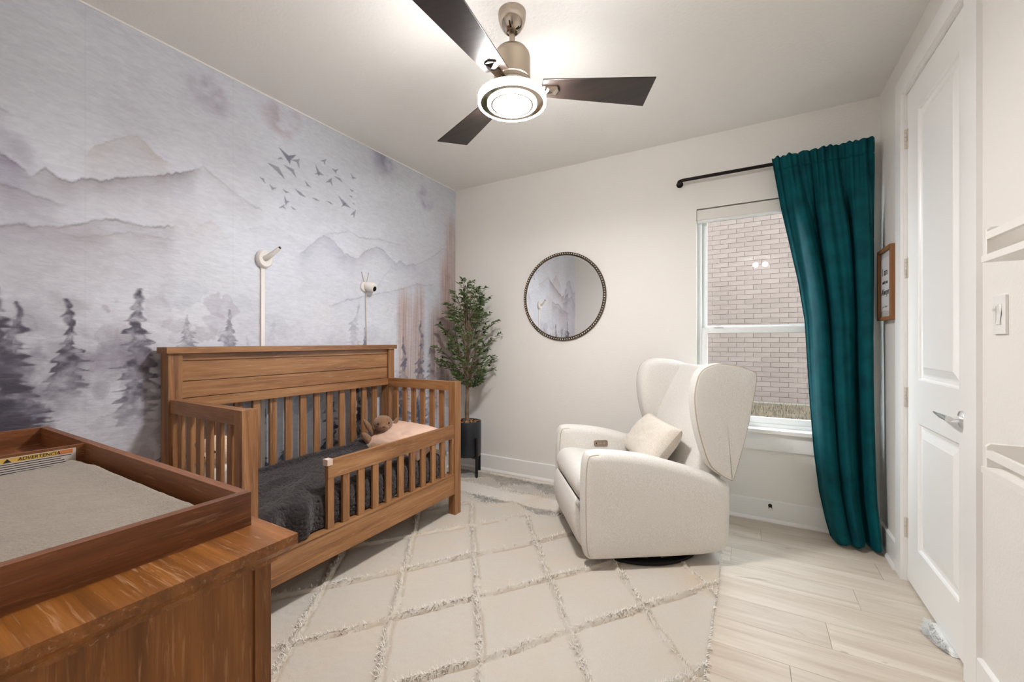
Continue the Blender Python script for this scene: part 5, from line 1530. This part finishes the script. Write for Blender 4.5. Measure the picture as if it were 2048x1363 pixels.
lf = [(0, 1, 6), (1, 2, 7, 6), (2, 3, 7), (3, 4, 7), (4, 5, 6, 7), (5, 0, 6)]
leaf_me = bpy.data.meshes.new('leaf'); leaf_me.from_pydata([tuple(v) for v in lv], [], lf); leaf_me.materials.append(M_leaf)
def leaf_matrix(q, ld, L, roll):
    z = Vector((0, 0, 1)); y = z.cross(ld).normalized(); n = ld.cross(y)
    M = Matrix((ld, y, n)).transposed().to_4x4() @ Matrix.Rotation(roll, 4, 'X')
    return Matrix.Translation(q) @ M @ Matrix.Scale(L, 4)
camv = Vector((0, 0, 1.22))
leaves.sort(key=lambda l: (l[0] - camv).length)
Minv = chain(tree).inverted()
for l in leaves[:300]:
    o = bpy.data.objects.new('leaf', leaf_me); C.objects.link(o); o.parent = tree
    o.matrix_local = Minv @ leaf_matrix(*l)
bm = bmesh.new()
for l in leaves[300:]:
    M = leaf_matrix(*l)
    vs2 = [bm.verts.new(M @ Vector(v)) for v in lv]
    for f in lf: bm.faces.new([vs2[i] for i in f])
tag(mk('foliage', bm, M_leaf, tree, smooth=False), kind='stuff')
om = bpy.data.meshes.new('olive'); bm = ball(bmesh.new(), (0, 0, 0), (0.008, 0.008, 0.011), None, 10, 8); bm.to_mesh(om); bm.free()
om.materials.append(mat('dark_olive', S(34, 32, 30), 0.3)); smooth_mesh(om)
for p in olives:
    p.x = max(p.x, XL + 0.015); p.y = min(p.y, YB - 0.015)
    link('olive', om, tree, p)

# ------------------------------------------------------------------ fluffy mat poking out under the door
def matfn(U, V):
    X = np.interp(U, [0, 1], [0.628, 0.90]); Y = np.interp(V, [0, 1], [2.245, 2.475])
    wav = 0.015 * (fbm(V * 5, U * 0 + 1, 170) - 0.5) * (1 - U)
    lead = 0.055 * np.abs(V - 0.55) ** 1.5 * 2 * (1 - U)
    edge = np.minimum(np.minimum(U, 1.0), np.minimum(V, 1 - V)) 
    Z = 0.002 + 0.008 * sstep(0, 0.08, edge) + 0.004 * (vnoise(X * 160, Y * 160, 171) - 0.5)
    Z = np.minimum(Z, np.where(X > 0.672, 0.0095, 1.0))
    return X + wav + lead, Y, np.maximum(Z, 0.001)
M_fluff = fleece_material('white_shag', S(228, 226, 222), S(250, 249, 246), 0.4, 0.0)
bmat = tag(link('bath_mat', grid_mesh('bath_mat', np.linspace(0, 1, 60), np.linspace(0, 1, 60), matfn, M_fluff)), 'fluffy white mat edge poking out under the closet door', 'mat')
k = 1500
vv = rng.random(k); uu = rng.random(k) ** 2 * 0.14
Xm, Ym, Zm = matfn(uu, vv)
ang = rng.random(k) * 2 * PI
D = np.stack([np.cos(ang) * 0.7 - 0.4, np.sin(ang) * 0.7, 0.2 + 0.4 * rng.random(k)], 1); D /= np.linalg.norm(D, axis=1, keepdims=True)
sel = Xm < 0.668
tag(link('shag_pile', tuft_mesh('shag_pile', np.stack([Xm, Ym, Zm], 1)[sel], D[sel], (0.008 + 0.012 * rng.random(k))[sel], np.full(k, 0.0013)[sel], M_fluff), bmat), kind='stuff')

# ------------------------------------------------------------------ outside: neighbour's brick wall and dry lawn
NY = 8.0
house = thing('neighbor_house', 'cream painted brick side wall of the house next door', 'house', (0.3, NY, 0.2))
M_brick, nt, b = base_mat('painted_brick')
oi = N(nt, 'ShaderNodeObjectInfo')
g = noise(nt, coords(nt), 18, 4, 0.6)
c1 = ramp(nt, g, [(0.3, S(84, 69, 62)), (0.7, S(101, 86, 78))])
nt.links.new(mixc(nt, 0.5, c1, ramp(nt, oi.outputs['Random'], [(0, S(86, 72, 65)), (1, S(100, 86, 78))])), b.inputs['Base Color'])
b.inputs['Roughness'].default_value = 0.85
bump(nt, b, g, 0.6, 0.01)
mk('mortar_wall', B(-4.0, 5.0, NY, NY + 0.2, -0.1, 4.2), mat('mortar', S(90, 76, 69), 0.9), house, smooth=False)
BL, BH, J = 0.239, 0.074, 0.006
bricks = []
for r in range(46):
    z = 0.235 + r * (BH + J)
    off = 0.0 if r % 2 else (BL + J) / 2
    x = -3.4 + off
    while x < 4.2:
        bricks.append((x + BL / 2, z + BH / 2)); x += BL + J
def vis(c):
    # seen through the glass from the doorway
    x, z = c
    return -0.55 < x < 0.95 and z < 3.6
near = sorted([c for c in bricks if vis(c)], key=lambda c: abs(c[0] - 0.15) + abs(c[1] - 1.5) * 0.3)[:300]
nset = set(near)
mk('added_eave', B(-4.0, 5.0, NY - 0.55, NY + 0.3, 3.95, 4.12), mat('added_eave_white', S(206, 200, 192), 0.6), house, smooth=False)  # overhang out of view, added to shade the brick wall
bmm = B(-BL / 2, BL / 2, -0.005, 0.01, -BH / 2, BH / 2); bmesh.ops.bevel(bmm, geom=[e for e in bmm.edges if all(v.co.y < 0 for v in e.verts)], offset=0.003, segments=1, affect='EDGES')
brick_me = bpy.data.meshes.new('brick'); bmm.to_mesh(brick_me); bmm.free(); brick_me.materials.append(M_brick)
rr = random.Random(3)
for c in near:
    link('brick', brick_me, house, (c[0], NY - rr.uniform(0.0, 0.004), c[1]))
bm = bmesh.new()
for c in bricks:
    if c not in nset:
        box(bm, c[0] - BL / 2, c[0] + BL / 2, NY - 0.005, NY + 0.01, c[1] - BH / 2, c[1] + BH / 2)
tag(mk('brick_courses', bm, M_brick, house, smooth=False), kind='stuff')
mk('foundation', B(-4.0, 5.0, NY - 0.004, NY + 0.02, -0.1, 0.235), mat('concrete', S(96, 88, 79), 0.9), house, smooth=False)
def lawnfn(U, V):
    return U, V, np.interp(V, [YB + 0.15, 5.0, NY], [-0.15, -0.02, 0.20]) + 0.02 * fbm(U * 3, V * 3, 180)
m, nt, b = base_mat('dry_lawn')
g = noise(nt, coords(nt), 7, 5, 0.7)
nt.links.new(ramp(nt, g, [(0.3, S(60, 50, 40)), (0.6, S(88, 73, 57))]), b.inputs['Base Color'])
b.inputs['Roughness'].default_value = 0.95
lawn = tag(link('lawn', grid_mesh('lawn', np.linspace(-4, 5, 60), np.linspace(YB + 0.16, NY - 0.012, 60), lawnfn, m)), 'dry brown grass strip between the houses', 'grass', kind='stuff')
k = 9000
gx = rng.random(k) * 3.4 - 1.2; gy = 3.6 + rng.random(k) * (NY - 3.7)
_, _, gz = lawnfn(gx, gy)
ang = rng.random(k) * 2 * PI
D = np.stack([np.cos(ang) * 0.4, np.sin(ang) * 0.4, np.ones(k)], 1); D /= np.linalg.norm(D, axis=1, keepdims=True)
tag(link('grass_blades', tuft_mesh('grass_blades', np.stack([gx, gy, gz], 1), D, 0.03 + 0.05 * rng.random(k), np.full(k, 0.004), mat('dry_grass', S(98, 82, 62), 0.9, var=(6, S(70, 61, 46), 0.4, 0.6))), lawn), kind='stuff')
